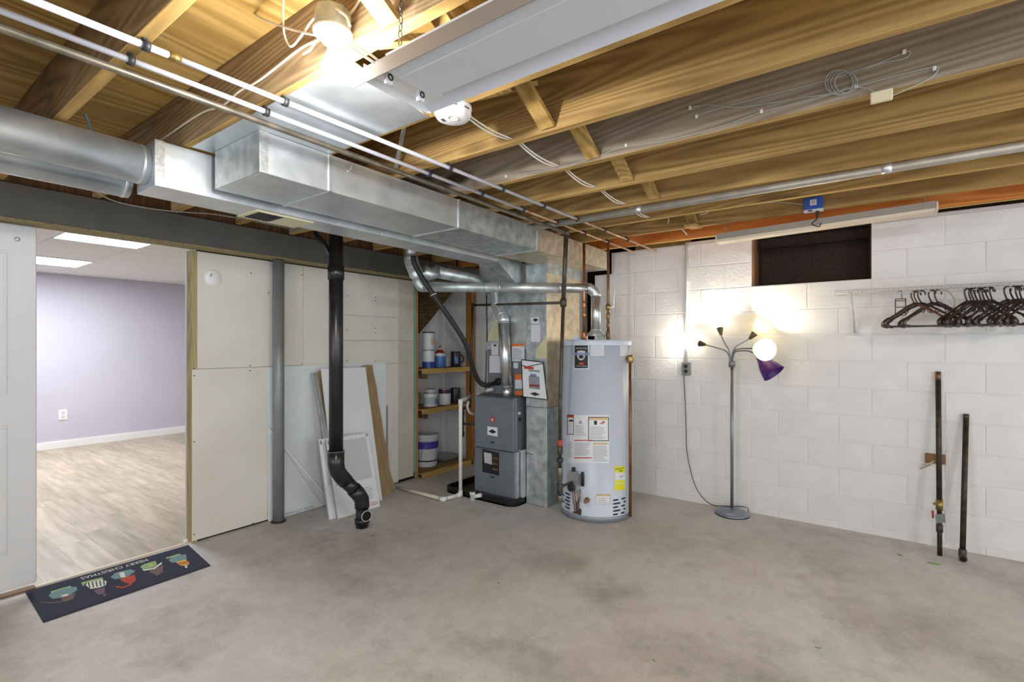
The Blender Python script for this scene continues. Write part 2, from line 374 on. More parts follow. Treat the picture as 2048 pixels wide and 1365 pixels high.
def tag(o, label, cat, group=None):
    o['label'] = label; o['category'] = cat
    if group: o['group'] = group
    return o
def struct(o): o['kind'] = 'structure'; return o
def thing(name, label, cat, loc=(0, 0, 0), group=None):
    o = bpy.data.objects.new(name, None); COL.objects.link(o); o.location = loc; o['_w'] = tuple(loc); o.empty_display_size = .05
    return tag(o, label, cat, group)
def sroot(name, loc=(0, 0, 0)):
    o = bpy.data.objects.new(name, None); COL.objects.link(o); o.location = loc; o['_w'] = tuple(loc); return struct(o)
def inst(name, me, mat, parent, loc, rot=None):
    if not me.materials: me.materials.append(MATS[mat])
    o = bpy.data.objects.new(name, me); COL.objects.link(o); o.parent = parent
    w = Vector(parent.get('_w', (0, 0, 0))); o.location = Vector(loc)-w
    if rot: o.rotation_euler = rot
    return o
def clone(root, loc, rz=None):
    r = root.copy(); COL.objects.link(r); r.location = loc
    if rz is not None: r.rotation_euler = (0, 0, rz)
    for ch in root.children:
        c = ch.copy(); COL.objects.link(c); c.parent = r
        for g in ch.children: d = g.copy(); COL.objects.link(d); d.parent = c
    return r
def B1(*a): return MB().box(*a)
def smoothpath(pts, n=6):
    pts = [Vector(p) for p in pts]; P = [pts[0]*2-pts[1]]+pts+[pts[-1]*2-pts[-2]]; out = []
    for i in range(1, len(P)-2):
        for k in range(n):
            t = k/n; a, b, c, d = P[i-1:i+3]
            out.append(.5*((2*b)+(c-a)*t+(2*a-5*b+4*c-d)*t*t+(3*b-a-3*c+d)*t**3))
    return out+[pts[-1]]
def elbow_path(a, b, c, r, n=6):   # rounded corner at b
    a, b, c = Vector(a), Vector(b), Vector(c); p = b+(a-b).normalized()*r; q = b+(c-b).normalized()*r
    return [p+(b-p)*t*2*(1-t)+(p-p)+(q-p)*t*t if False else (p*(1-t)**2+b*2*t*(1-t)+q*t*t) for t in [i/n for i in range(n+1)]]
def route(pts, r=.03):
    pts = [Vector(p) for p in pts]; out = [pts[0]]
    for i in range(1, len(pts)-1): out += elbow_path(pts[i-1], pts[i], pts[i+1], r)
    return out+[pts[-1]]
_tc = {}
def text_polys(s):
    if s in _tc: return _tc[s]
    cu = bpy.data.curves.new('lettering', 'FONT'); cu.body = s; cu.size = 1; cu.align_x = 'CENTER'; cu.align_y = 'CENTER'; cu.resolution_u = 3
    o = bpy.data.objects.new('lettering', cu); COL.objects.link(o); bpy.context.view_layer.update()
    me = bpy.data.meshes.new_from_object(o)
    r = ([tuple(v.co) for v in me.vertices], [tuple(p.vertices) for p in me.polygons])
    bpy.data.objects.remove(o); bpy.data.meshes.remove(me); bpy.data.curves.remove(cu); _tc[s] = r; return r
def text_mb(s, fn, w, h):   # fn(u, v) -> world; text stretched into w x h
    vs, fs = text_polys(s); x0 = min(p[0] for p in vs); x1 = max(p[0] for p in vs); y0 = min(p[1] for p in vs); y1 = max(p[1] for p in vs)
    return MB().add([fn(((p[0]-x0)/(x1-x0)-.5)*w, ((p[1]-y0)/(y1-y0)-.5)*h) for p in vs], fs)
def plane_fn(c, u, v, off=0.):
    c, u, v = Vector(c), Vector(u).normalized(), Vector(v).normalized(); n = u.cross(v)
    return lambda a, b: c+u*a+v*b+n*off
def sticker(fn, x0, x1, y0, y1, name, mat, parent, t=.0012, n=1):
    m = MB(); vs = []; fs = []
    for i in range(n+1):
        x = x0+(x1-x0)*i/n; vs += [fn(x, y0), fn(x, y1)]
    fs = [(2*i, 2*i+2, 2*i+3, 2*i+1) for i in range(n)]
    m.add(vs, fs); return m.build(name, mat, parent)
def lines(fn, x0, x1, y0, y1, rows, name, mat, parent, fill=.4, seed=1):
    rg = random.Random(seed); m = MB(); h = (y1-y0)/rows
    for r in range(rows):
        a = x0; b = x0+(x1-x0)*rg.uniform(.7, 1.); y = y1-(r+.5)*h
        
        for i in range(8):
            p, q = a+(b-a)*i/8, a+(b-a)*(i+1)/8
            m.add([fn(p, y-h*fill/2), fn(q, y-h*fill/2), fn(q, y+h*fill/2), fn(p, y+h*fill/2)], [(0, 1, 2, 3)])
    o = m.build(name, mat, parent); o['kind'] = 'stuff'; return o

# ================================================================== STRUCTURE
XR, YL = 4.5, 3.86          # block wall face, panel wall face
JB, JT = 2.26, 2.495        # joist bottom / top
JX = {k: 1.73+.406*k for k in range(-9, 7)}

floor = struct(MB().box(-3.0, 4.9, -3.5, 3.9, -.12, 0).box(3.5, 4.9, 3.9, 4.5, -.12, 0).build('floor', 'concrete'))
fl = struct(B1(-.6, 4.9, 3.905, 9.1, -.12, -.012).build('floor_far', 'void_black'))
for i in range(24):
    x0 = .2+i*.182
    y = 3.905-random.uniform(0, 1.1)
    while y < 8.86:
        y1 = min(y+1.22, 8.87); ya = max(y, 3.905)
        if y1-ya > .02:
            MB().cbox(x0+.0002, x0+.1818, ya+.0002, y1-.0002, -.012, 0.0, .0007).build('plank', 'laminate', fl)
        y += 1.22
th = struct(B1(.70, 1.5, 3.872, 3.904, 0, .006).build('trim_1', 'threshold_pale')); B1(.40, .70, 3.85, 3.904, 0, .012).build('threshold_stub', 'door_under', th)

# block wall ---------------------------------------------------------------
wr = sroot('wall_right', (4.6, 0, 0))
OY0, OY1, OZ = .014, .819, 1.874
mb = MB()
gY0, gY1 = 2.25, 2.43      # dark slot in the corner behind the vertical duct
for a in ((-3.5, OY0, -.1, 2.285), (OY1, gY0, -.1, 2.08), (OY1, 2.07, 2.08, 2.285), (OY0, OY1, -.1, OZ), (gY1, 4.5, -.1, 2.285)):
    mb.box(XR+.0028, XR+.2, a[0], a[1], a[2], a[3])
mb.build('mortar_bed', 'mortar_paint', wr)
full = MB().cbox(0, .15, .003, .403, .003, .2, .003).mesh('block'); 
def block(y0, y1, z0, z1):
    if abs(y1-y0-.406) < .001 and abs(z1-z0-.203) < .001: inst('block', full, 'block_paint', wr, (XR, y0, z0))
    elif y1-y0 > .03 and z1-z0 > .02: MB().cbox(XR, XR+.15, y0+.003, y1-.003, z0+.003, z1-.003, .003).build('block', 'block_paint', wr)
for c in range(-10, 3):
    z0 = OZ+.203*c; z1 = z0+.203
    z1 = min(z1, 2.287)
    off = .014 if (c % 2) else .217
    for n in range(-9, 11):
        y0 = off+.406*n; y1 = y0+.406
        if y1 < -3.4 or y0 > 4.3: continue
        segs = [(y0, y1)]
        if z0 > OZ-.01: segs = [(a, b) for a, b in ((y0, min(y1, OY0)), (max(y0, OY1), y1)) if b-a > .02]
        ge = 2.07 if z0 > 2.07 else gY0
        s2 = []
        for a, b in segs: s2 += [(p, q) for p, q in ((a, min(b, ge)), (max(a, gY1), b)) if q-p > .02]
        for a, b in s2: block(a, b, max(z0, -.05), z1)
# the opening in the block wall
w1 = struct(MB().box(XR+.02, XR+.21, OY1-.02, OY1+.01, OZ-.005, 2.285).build('window_1', 'bronze_wood'))
B1(XR+.02, XR+.21, OY0-.005, OY0+.012, OZ-.005, 2.285).build('jamb', 'dark_wood', w1)
B1(XR+.2, XR+.24, OY0-.02, OY1+.02, OZ-.02, 2.3).build('back_board', 'dark_wood', w1)
B1(XR+.15, XR+.2, OY0, OY1, 2.2, 2.285).build('head_board', 'dark_wood', w1)
# sill, rim and dark backing behind the wall top
t2 = struct(MB().box(XR+.03, XR+.16, -3.5, 1.25, 2.287, 2.325).build('trim_2', 'dark_wood'))
B1(XR+.015, XR+.05, 1.32, 1.83, 2.29, 2.33).build('shim', 'insul', t2)
B1(XR-.03, XR+.0, .55, .65, 2.288, 2.345).build('wood_shim', 'plywood_light', t2)
B1(XR+.0, XR+.02, -3.5, 1.36, 2.285, 2.3).build('cap_strip', 'block_paint', t2)
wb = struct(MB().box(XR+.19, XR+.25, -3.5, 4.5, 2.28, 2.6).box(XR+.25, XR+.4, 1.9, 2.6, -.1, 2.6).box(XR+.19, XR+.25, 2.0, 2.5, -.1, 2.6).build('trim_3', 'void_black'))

# ceiling: joists, subfloor sheets, bridging --------------------------------
ce = sroot('ceiling', (0, 0, 2.5))
MB().box(-3.0, 4.75, -3.5, 4.0, 2.516, 2.54).build('slab_backing', 'void_black', ce)
for sx in range(-2, 3):
    for sy in range(-3, 4):
        x0 = .556+2.44*(sx-1)+(1.22 if sy % 2 else 0); y0 = .35+1.22*(sy-1)
        MB().box(x0+.0015, x0+2.4385, y0+.0015, min(y0+1.2185, 4.0), 2.4955, 2.515).build('plywood_sheet', 'plywood', ce)
jm = {-3: 'joist_old', -2: 'joist_tan', -1: 'joist_light', 0: 'joist_wood', 1: 'joist_grey', 2: 'joist_wood', 3: 'joist_wood', 4: 'joist_wood', 5: 'joist_wood', 6: 'joist_red_lit'}
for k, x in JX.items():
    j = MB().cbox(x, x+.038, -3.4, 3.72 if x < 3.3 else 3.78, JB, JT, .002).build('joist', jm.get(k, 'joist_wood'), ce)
    j.data.materials.append(MATS['joist_lit_edge'])      # lighter underside: less weathered wood, with light from below put into the colour
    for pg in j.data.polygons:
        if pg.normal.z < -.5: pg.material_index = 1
for k in (-3, -2, -1, 0, 1, 2, 4):
    x0, x1 = JX[k]+.04, JX[k+1]-.002
    for (za, zb, y) in ((2.485, 2.285, 1.04), (2.285, 2.485, 1.125)):
        a = Vector((x0, y, za)); u = Vector((x1-x0, 0, zb-za)); n = Vector((zb-za, 0, -(x1-x0))).normalized()
        MB().slab(a, u, (0, .066, 0), n*.019).build('bridging', 'lumber_x', ce)
a = onZ(1388, 447, 2.255)
MB().slab((3.62, 1.03, 2.235), (.2, .0, .02), (0, .075, 0), (0, 0, .019)).build('bridging', 'lumber_x', ce)

# panel wall ---------------------------------------------------------------
wl = sroot('wall_left', (2.5, YL, 0))
MB().box(1.54, 3.6, YL+.0135, YL+.1, 0, 2.06).build('stud_backing', 'void_black', wl)
MB().box(-3.0, .5, YL+.0, YL+.1, 0, 2.06).build('panel', 'drywall_cream', wl)
Xp = lambda px: onY(px, 600, YL).x
def panel(x0, x1, z0, z1, mat='drywall_cream', t=0.):
    return MB().cbox(x0+.001, x1-.001, YL-t, YL+.013, z0+.001, z1-.001, .0015).build('panel', mat, wl)
xa = 1.5015
panel(xa, 2.13, 1.218, 2.052); panel(xa, 2.06, .012, 1.218, t=.002)
panel(2.06, 2.345, .01, 1.218); panel(2.13, 2.345, 1.218, 2.052)
panel(2.345, 2.70, .01, 2.052)
panel(2.70, 3.375, 1.205, 1.43); panel(2.70, 3.375, 1.43, 1.66); panel(2.70, 3.375, 1.66, 2.052)
panel(2.70, 3.2, .01, 1.205); panel(3.2, 3.375, .01, 1.205)
panel(3.375, 3.575, .03, 1.43, 'drywall_strip', .003); panel(3.375, 3.575, 1.43, 2.052, 'drywall_strip', .003)
B1(3.575, 3.60, YL-.006, YL+.012, .07, 2.05).build('green_board_edge', 'green_edge', wl)
B1(3.6, 3.635, YL-.006, YL+.09, .0, 2.05).build('stud', 'lumber_z', wl)
sm = MB().lathe([(.0045, 0), (.0045, .002), (0, .0025)], axis=(0, -1, 0), n=8).mesh('screw')
for px, py in ((388, 492), (388, 738), (388, 752), (500, 732), (500, 742), (502, 547), (537, 586), (604, 550), (604, 728), (751, 548), (751, 595), (751, 602), (751, 657), (751, 666), (751, 723), (751, 728), (694, 592), (694, 660), (694, 722), (812, 665), (812, 727), (388, 884), (388, 1070), (506, 1047)):
    p = onY(px, py, YL-.004); inst('screw', sm, 'print_black', wl, p)
st = sroot('trim_4', (1.48, YL, 0))
B1(1.500, 1.536, YL-.001, YL+.08, 0, 2.052).build('jamb_stud', 'jamb_wood', st)
B1(1.498, 1.536, YL+.08, YL+.1, .02, 2.052).build('jamb_edge', 'drywall_grey', st)
struct(B1(-3.0, 4.7, 3.79, 3.83, 2.2575, 2.515).build('trim_5', 'bronze_wood'))
bm = thing('steel_beam', 'long dark grey painted steel beam running above the doorway and white panels', 'beam', (1.0, 3.79, 2.068))
MB().cbox(-3.0, 4.45, 3.725, 3.865, 2.068, 2.257, .003).build('beam_body', 'steel_dark', bm)
MB().box(-3.0, 4.45, 3.718, 3.875, 2.0595, 2.068).build('nailing_strip', 'jamb_wood', bm)

# sliding door slab --------------------------------------------------------
d1 = sroot('door_1', (.4, 3.8, .06))
dx0, dx1, dy = -.25, .694, 3.805
MB().cbox(dx0, dx1, dy, dy+.035, .055, 2.05, .004).build('door_slab', 'door_paint', d1)
for z0, z1 in ((.25, .95), (1.12, 1.9)):
    for xx in ((-.13, .16), (.28, .575)):
        m = MB()
        for q in ((xx[0], xx[1], z0, z0+.014), (xx[0], xx[1], z1-.014, z1), (xx[0], xx[0]+.014, z0+.0145, z1-.0145), (xx[1]-.014, xx[1], z0+.0145, z1-.0145)):
            m.cbox(q[0], q[1], dy-.004, dy+.001, q[2], q[3], .0015)
        m.build('panel_moulding', 'door_paint', d1)
MB().lathe([(.012, 0), (.012, .003), (.006, .004)], (.615, dy, 1.97), (0, -1, 0), 14).build('bolt_hole', 'valve_grey', d1)

# next room -----------------------------------------------------------------
wf = struct(B1(-.6, 4.9, 8.86, 8.95, 0, 2.5).build('wall_far', 'lavender'))
struct(B1(-.7, -.6, 3.9, 8.95, 0, 2.5).build('wall_side', 'lavender'))
struct(B1(4.9, 5.0, 4.5, 8.95, 0, 2.5).build('wall_end', 'lavender'))
struct(MB().box(3.66, 4.9, 4.5, 4.6, 0, 2.5).box(3.64, 3.70, 3.95, 4.6, 0, 2.5).build('wall_alcove', 'white_paint'))
struct(MB().box(-.6, 4.9, 8.845, 8.86, 0, .085).box(-.6, 4.9, 8.85, 8.86, .085, .1).build('baseboard_far', 'trim_white'))
cf = struct(B1(-.6, 4.9, 3.88, 8.95, 2.345, 2.38).build('ceiling_far', 'ceil_tile'))
for i in range(-1, 8):
    for j in range(0, 8):
        x0, y0 = 1.165+.61*(i-2), 5.46+.61*(j-3)
        if y0+.61 < 3.95 or y0 > 8.8: continue
        MB().cbox(x0+.003, x0+.607, max(y0+.003, 3.9), min(y0+.607, 8.85), 2.336, 2.346, .003).build('ceiling_tile', 'ceil_tile', cf)
for n, (x0, y0, y1) in enumerate(((1.17, 5.45, 5.80), (1.17, 7.17, 7.80))):
    r = thing('ceiling_light', ['lit panel light in the ceiling of the next room, just past the doorway', 'lit panel light in the ceiling of the next room, close to the lavender wall'][n], 'light', (x0+.3, (y0+y1)/2, 2.335), 'panel lights of the next room')
    B1(x0, x0+.6, y0, y1, 2.326, 2.336).build('diffuser', 'panel_glow', r)
    m = MB()
    for q in ((x0-.012, x0, y0-.012, y1+.012), (x0+.6, x0+.612, y0-.012, y1+.012), (x0, x0+.6, y0-.012, y0), (x0, x0+.6, y1, y1+.012)): m.box(q[0], q[1], q[2], q[3], 2.324, 2.336)
    m.build('frame', 'trim_white', r)
p = onY(126, 830, 8.86)
r = thing('wall_outlet', 'small white square outlet plate on the lavender wall', 'outlet', (p.x, 8.86, p.z))
MB().cbox(p.x-.045, p.x+.045, 8.852, 8.86, p.z-.07, p.z+.07, .003).build('cover_plate', 'trim_white', r)
for s in (-1, 1): MB().cbox(p.x-.018, p.x+.018, 8.849, 8.853, p.z+s*.028-.02, p.z+s*.028+.02, .002).build('socket', 'white_paint', r)

# shelf alcove ---------------------------------------------------------------
PX0, PX1 = 3.635, 4.42
struct(MB().box(3.64, 4.5, 4.3, 4.34, 0, 2.5).build('wall_back', 'white_paint'))
rk = thing('storage_shelf', 'built-in wooden shelf unit beside the furnace holding paint cans', 'shelf', (4.0, 3.9, 0))
B1(4.40, 4.445, 3.775, 3.865, 0, 2.25).build('post', 'orange_post', rk)
B1(3.66, 3.70, 4.21, 4.298, 0, 2.25).build('post', 'stringer_wood', rk)
for z in (1.12, .70):
    B1(3.637, 4.40, 3.80, 4.2, z-.002, z+.016).build('shelf_board', 'shelf_wood', rk)
    B1(3.637, 4.40, 3.785, 3.80, z-.035, z+.017).build('front_edge', 'lumber_x', rk)
    B1(3.70, 3.72, 3.80, 4.2, z-.09, z-.003).build('cleat', 'stringer_wood', rk)
B1(3.637, 4.40, 3.80, 4.298, .03, .05).build('bottom_board', 'shelf_wood', rk)
B1(3.637, 4.42, 3.775, 3.80, .0, .055).build('toe_board', 'lumber_x', rk)
sg = thing('stair_stringer', 'dark slanted wooden stair stringer above the paint shelves', 'stringer', (3.9, 4.15, 1.5))
q = [onY(846, 655, 4.12), onY(846, 560, 4.12), onY(915, 560, 4.12), onY(900, 592, 4.12), onY(868, 636, 4.12)]
MB().poly([onY(838, 668, 4.1), onY(838, 540, 4.1), onY(920, 540, 4.1), onY(903, 587, 4.1), onY(862, 640, 4.1)], (0, .14, 0)).build('stringer_board', 'stringer_wood', sg)
def point(name, loc, w, col, r, parent=None):
    l = bpy.data.lights.new(name, 'POINT'); l.energy = w; l.color = col; l.shadow_soft_size = r
    o = bpy.data.objects.new(name, l); COL.objects.link(o)
    if parent is not None: o.parent = parent; o.location = Vector(loc)-Vector(parent['_w'])
    else: o.location = loc
    return o

# ================================================================== DUCTS
GB, GT = 2.087, 2.256
d = thing('supply_duct', 'wide rectangular galvanized trunk duct hung under the joists, with boxed end', 'duct', (2.6, 2.2, GB))
secs = (1.03, onY(660, 350, 2.0).x, onY(918, 440, 2.0).x, onY(1075, 480, 2.0).x, 4.24, 4.29)
for i in range(5):
    MB().cbox(secs[i]+.001, secs[i+1]-.001, 2.0, 2.39, GB, GT, .002).build('duct_section', ['galv', 'galv', 'galv_worn', 'galv_tarn_warm', 'galv_worn'][i], d)
for x in secs[1:4]:
    m = MB(); m.box(x-.008, x+.008, 1.994, 2.0, GB-.003, GT); m.box(x-.008, x+.008, 1.994, 2.39, GB-.005, GB); m.build('seam_cleat', 'galv', d)
    for z in (GB+.012, GT-.03): MB().lathe([(.005, 0), (.004, .003)], (x+.012, 2.0, z), (0, -1, 0), 8).build('screw', 'spangle', d)
B1(1.026, 1.058, 1.996, 2.0, GB, GT).build('end_flange', 'spangle', d)
B1(1.024, 1.03, 2.0, 2.39, GB+.001, GT).build('end_cap', 'galv_worn', d)
r = thing('return_duct', 'narrow galvanized duct behind the trunk duct, carrying a cream floor register', 'duct', (2.0, 2.55, 2.06))
MB().cbox(.812, 2.0, 2.442, 2.655, 2.06, 2.254, .002).build('duct_section', 'galv', r)
MB().cbox(2.002, 3.18, 2.442, 2.655, 2.06, 2.254, .002).build('duct_section', 'galv', r)
B1(.809, .845, 2.438, 2.442, 2.06, 2.254).build('end_flange', 'spangle', r)
MB().hexa([(3.18, 2.45, 2.06), (3.60, 2.5, 1.86), (3.60, 2.92, 1.86), (3.18, 2.655, 2.06), (3.18, 2.45, 2.252), (3.60, 2.5, 2.252), (3.60, 2.92, 2.252), (3.18, 2.655, 2.252)]).build('transition', 'galv_worn', r)
g = thing('floor_register', 'cream metal register grille set in the underside of the narrow duct', 'vent', (1.4, 2.57, 2.052))
m = MB()
for q in ((1.25, 1.56, 2.472, 2.488), (1.25, 1.56, 2.655, 2.671), (1.25, 1.272, 2.488, 2.655), (1.41, 1.56, 2.488, 2.655)): m.box(q[0], q[1], q[2], q[3], 2.054, 2.0595)
m.build('plate', 'cream_plastic', g)
B1(1.272, 1.41, 2.488, 2.655, 2.0575, 2.0595).build('opening', 'slot_dark', g)
for i in range(7): B1(1.285+i*.0175, 1.289+i*.0175, 2.488, 2.655, 2.054, 2.0575).build('louvre', 'slot_dark', g)
# round branch ducts feeding the return
def round_duct(label, a, b, rad, seam):
    o = thing('round_duct', label, 'duct', b)
    MB().tube([a, b], rad, 36).build('pipe', 'galv', o)
    a, b = Vector(a), Vector(b); u = (b-a).normalized()
    for t in seam: MB().tube([b-u*t, b-u*(t+.012)], rad+.002, 36).build('bead', 'galv', o)
    return o
round_duct('thick round galvanized duct ending in the side of the square duct box', (-1.6, 2.49, 2.172), (.811, 2.548, 2.165), .082, (.02, 1.3))
round_duct('thinner round galvanized duct tucked behind the thick round one above the beam', (-1.6, 2.76, 2.14), (.80, 2.72, 2.125), .072, (.015, .9))
# panned sheet metal under the joists
s = thing('joist_pan', 'flat galvanized sheet nailed under two joists beside the bare bulb', 'sheet metal', (1.15, 1.7, 2.2))
MB().poly([(.94, 1.29, 2.2585), (1.345, 1.375, 2.2585), (1.345, 2.42, 2.2585), (.94, 2.42, 2.2585)], (0, 0, -.0015)).build('sheet', 'galv', s)
MB().poly([(.94, 1.285, 2.2545), (1.345, 1.37, 2.2545), (1.345, 1.375, 2.2545), (.94, 1.29, 2.2545)], (0, 0, .004)).build('turned_edge', 'galv', s)
s = tag(MB().slab(onY(806, 248, 1.75)+Vector((0, 0, 0)), onY(788, 338, 1.95)-onY(806, 248, 1.75), (.022, 0, 0), (0, .002, 0)).build('hanger_strap', 'galv_shiny'), 'thin galvanized strap hanging the trunk duct from a joist', 'strap')

# return drop (vertical duct) -------------------------------------------------
v = thing('return_drop', 'tall square galvanized duct standing on the floor between furnace and water heater', 'duct', (3.9, 2.35, 0))
MB().cbox(3.60, 4.19, 2.25, 2.462, .004, .85, .003).build('lower_section', 'galv_worn', v)
MB().cbox(3.602, 4.188, 2.252, 2.46, .852, 2.02, .003).build('upper_section', 'galv_tarn_warm', v)
MB().box(3.594, 3.62, 2.244, 2.462, 2.0, 2.087).box(3.62, 4.19, 2.244, 2.27, 2.0, 2.087).build('collar', 'galv_worn', v)
B1(3.597, 3.60, 2.252, 2.46, .853, 2.0).build('front_sheet', 'galv_worn', v)
B1(3.57, 3.60, 2.24, 2.262, 0, .008).build('foot_flange', 'galv', v)
pl = lambda a, b, x=3.5955: onX(a, b, x)
MB().poly([pl(1071, 717), pl(1093, 717), pl(1093, 672), pl(1083, 685), pl(1079, 690), pl(1073, 700)], (-.001, 0, 0)).build('torn_tape', 'tape_cream', v)
m = MB().poly([pl(1062, 684, 3.593), pl(1081, 684, 3.593), pl(1081, 650, 3.593), pl(1062, 650, 3.593)], (-.001, 0, 0)).poly([pl(1062, 648, 3.593), pl(1079, 648, 3.593), pl(1078, 634, 3.593), pl(1060, 636, 3.593)], (-.001, 0, 0))
m.build('service_tag', 'label_paper', v)
m = MB().poly([pl(1065, 640, 3.591), pl(1071, 637, 3.591), pl(1077, 640, 3.591), pl(1071, 644, 3.591)], (-.0005, 0, 0)); m.build('diamond_mark', 'print_black', v)
# hanging document pouch
pc = thing('document_pouch', 'white furnace manual in a clear pouch with black edging', 'pouch', pl(1070, 800, 3.58))
A = [pl(1046, 794, 3.55), pl(1095, 800, 3.55), pl(1086, 725, 3.58), pl(1043, 720, 3.58)]
MB().poly(A, (.006, 0, 0)).build('booklet', 'label_white', pc)
m = MB()
E4 = A+[A[0]]
for i in range(4): m.tube([E4[i], E4[i+1]], .0045, 6)
m.tube([pl(1043, 731, 3.575), pl(1054, 734, 3.575), pl(1087, 727, 3.575)], .004, 6)
m.build('edging', 'print_black', pc)
def pp(u, w): return A[0]+(A[1]-A[0])*u+(A[3]-A[0])*w+Vector((-.0025, 0, 0))
def ppatch(u0, u1, w0, w1, name, mat): MB().add([pp(u0, w0), pp(u1, w0), pp(u1, w1), pp(u0, w1)], [(0, 3, 2, 1)]).build(name, mat, pc)
ppatch(.1, .5, .76, .83, 'title_red', 'print_red'); ppatch(.28, .75, .70, .75, 'title_grey', 'print_grey')
ppatch(.28, .72, .24, .58, 'picture', 'print_grey'); ppatch(.3, .72, .3, .36, 'picture_band', 'print_red'); ppatch(.35, .6, .57, .64, 'picture_top', 'print_blue')
MB().add([pp(.3, .11), pp(.5, .06), pp(.72, .11), pp(.5, .16)], [(0, 3, 2, 1)]).build('diamond_mark', 'print_black', pc)

# ================================================================== FURNACE
fx, fy0, fy1 = 3.5, 2.515, 2.965
dp = thing('drain_pan', 'shallow black plastic drain pan under the furnace', 'drain pan', (3.85, 2.85, 0))
def rr(x0, x1, y0, y1, r, n=6):
    out = []
    for cx, cy, a0 in ((x1-r, y1-r, 0), (x0+r, y1-r, 90), (x0+r, y0+r, 180), (x1-r, y0+r, 270)):
        for i in range(n+1): a = math.radians(a0+90*i/n); out.append((cx+r*math.cos(a), cy+r*math.sin(a)))
    return out
ps = rr(3.43, 4.26, 2.47, 3.30, .09)
MB().poly([(a, b, .0) for a, b in ps], (0, 0, .014)).build('pan_floor', 'pan_black', dp)
m = MB(); n = len(ps); pi_ = rr(3.45, 4.24, 2.49, 3.28, .075)
vs = [(a, b, .0) for a, b in ps]+[(a, b, .055) for a, b in ps]+[(a, b, .055) for a, b in pi_]+[(a, b, .014) for a, b in pi_]
m.add(vs, [(k*n+i, k*n+(i+1) % n, (k+1)*n+(i+1) % n, (k+1)*n+i) for k in range(3) for i in range(n)]); m.build('rim', 'pan_black', dp)

fu = thing('furnace', 'grey upright gas furnace with two front doors standing in a black pan', 'furnace', (3.85, 2.74, .015))
z0, z1, zs = .02, .925, .455
cr = rr(fx+.012, 4.2, fy0, fy1, .03)
MB().poly([(a, b, z0) for a, b in cr], (0, 0, z1-z0)).build('casing', 'furnace_grey', fu)
for a, b, nm in ((zs+.003, z1-.004, 'upper_door'), (z0+.035, zs-.003, 'lower_door')):
    dd = MB().cbox(fx-.012, fx+.014, fy0+.004, fy1-.004, a, b, .006).build(nm, 'furnace_grey', fu)
    m = MB(); ya, yb, za, zb = fy0+.1, fy1-.05, a+.045, b-.04
    for q in ((ya, yb, za, za+.006), (ya, yb, zb-.006, zb), (ya, ya+.006, za, zb), (yb-.006, yb, za, zb)): m.cbox(fx-.0155, fx-.011, q[0], q[1], q[2], q[3], .0015)
    m.build('pressed_rim', 'furnace_grey', dd)
    zz = zs+.03 if nm == 'upper_door' else zs-.03
    for y in (fy1-.045, fy0+.10):
        MB().cbox(fx-.024, fx-.011, y-.012, y+.012, zz-.02, zz+.02, .005).build('knob', 'furnace_grey', dd)
fw = lambda px, py, o=.0135: onX(px, py, fx-o)
MB().poly([fw(965, 898), fw(998, 906), fw(998, 952), fw(965, 944)], (-.002, 0, 0)).build('sight_window', 'window_dark', fu)
MB().poly([fw(968, 905, .0157), fw(983, 908, .0157), fw(984, 930, .0157), fw(969, 926, .0157)], (-.001, 0, 0)).build('control_board', 'label_grey', fu)
m = MB()
for py in (915, 926, 937): m.add([fw(985, py, .0165), fw(996, py+2, .0165), fw(996, py+5, .0165), fw(985, py+3, .0165)], [(0, 1, 2, 3)])
m.build('wiring', 'bronze_wood', fu)
MB().poly([fw(975, 853), fw(995, 856), fw(995, 874), fw(975, 870)], (-.0012, 0, 0)).build('service_sticker', 'label_white', fu)
MB().poly([fw(977, 863, .0155), fw(985, 859, .0155), fw(993, 865, .0155), fw(985, 868, .0155)], (-.0006, 0, 0)).build('diamond_mark', 'print_black', fu)
c0 = fw(985, 839); R_ = .019
MB().poly([c0+Vector((0, .019, -.024)), c0+Vector((0, -.019, -.024)), c0+Vector((0, -.022, .004)), c0+Vector((0, 0, .026)), c0+Vector((0, .022, .004))], (-.003, 0, 0)).build('flame_badge', 'print_red', fu)
MB().poly([c0+Vector((-.004, .007, -.014)), c0+Vector((-.004, -.009, -.014)), c0+Vector((-.004, -.009, .006)), c0+Vector((-.004, .007, .006))], (-.001, 0, 0)).build('badge_mark', 'label_white', fu)
for px, py in ((985, 885), (985, 955)):
    MB().poly([fw(px-3.5, py-2), fw(px+3.5, py-1), fw(px+3.5, py+2), fw(px-3.5, py+1)], (-.002, 0, 0)).build('pull_slot', 'print_black', fu)
B1(fx+.05, fx+.09, fy0-.003, fy0, .78, .80).build('side_sticker', 'label_white', fu)
MB().lathe([(.02, 0), (.02, .002)], (fx+.075, fy0, .735), (0, -1, 0), 16).build('side_knockout', 'print_black', fu)
# filter rack beside the furnace
fr = thing('filter_rack', 'bent galvanized filter rack between the furnace base and the square duct', 'filter rack', (3.55, 2.49, .06))
B1(3.49, 3.53, 2.49, 2.513, .06, .46).build('side_angle', 'galv_shiny', fr)
B1(3.545, 3.598, 2.464, 2.51, .06, .465).build('channel', 'galv', fr)
B1(3.53, 3.602, 2.463, 2.512, .465, .475).build('top_cap', 'galv_shiny', fr)
MB().tube([(3.60, 2.46, .43), (3.595, 2.445, .445), (3.596, 2.39, .435)], .003, 6).build('latch_wire', 'iron_pipe', fr)

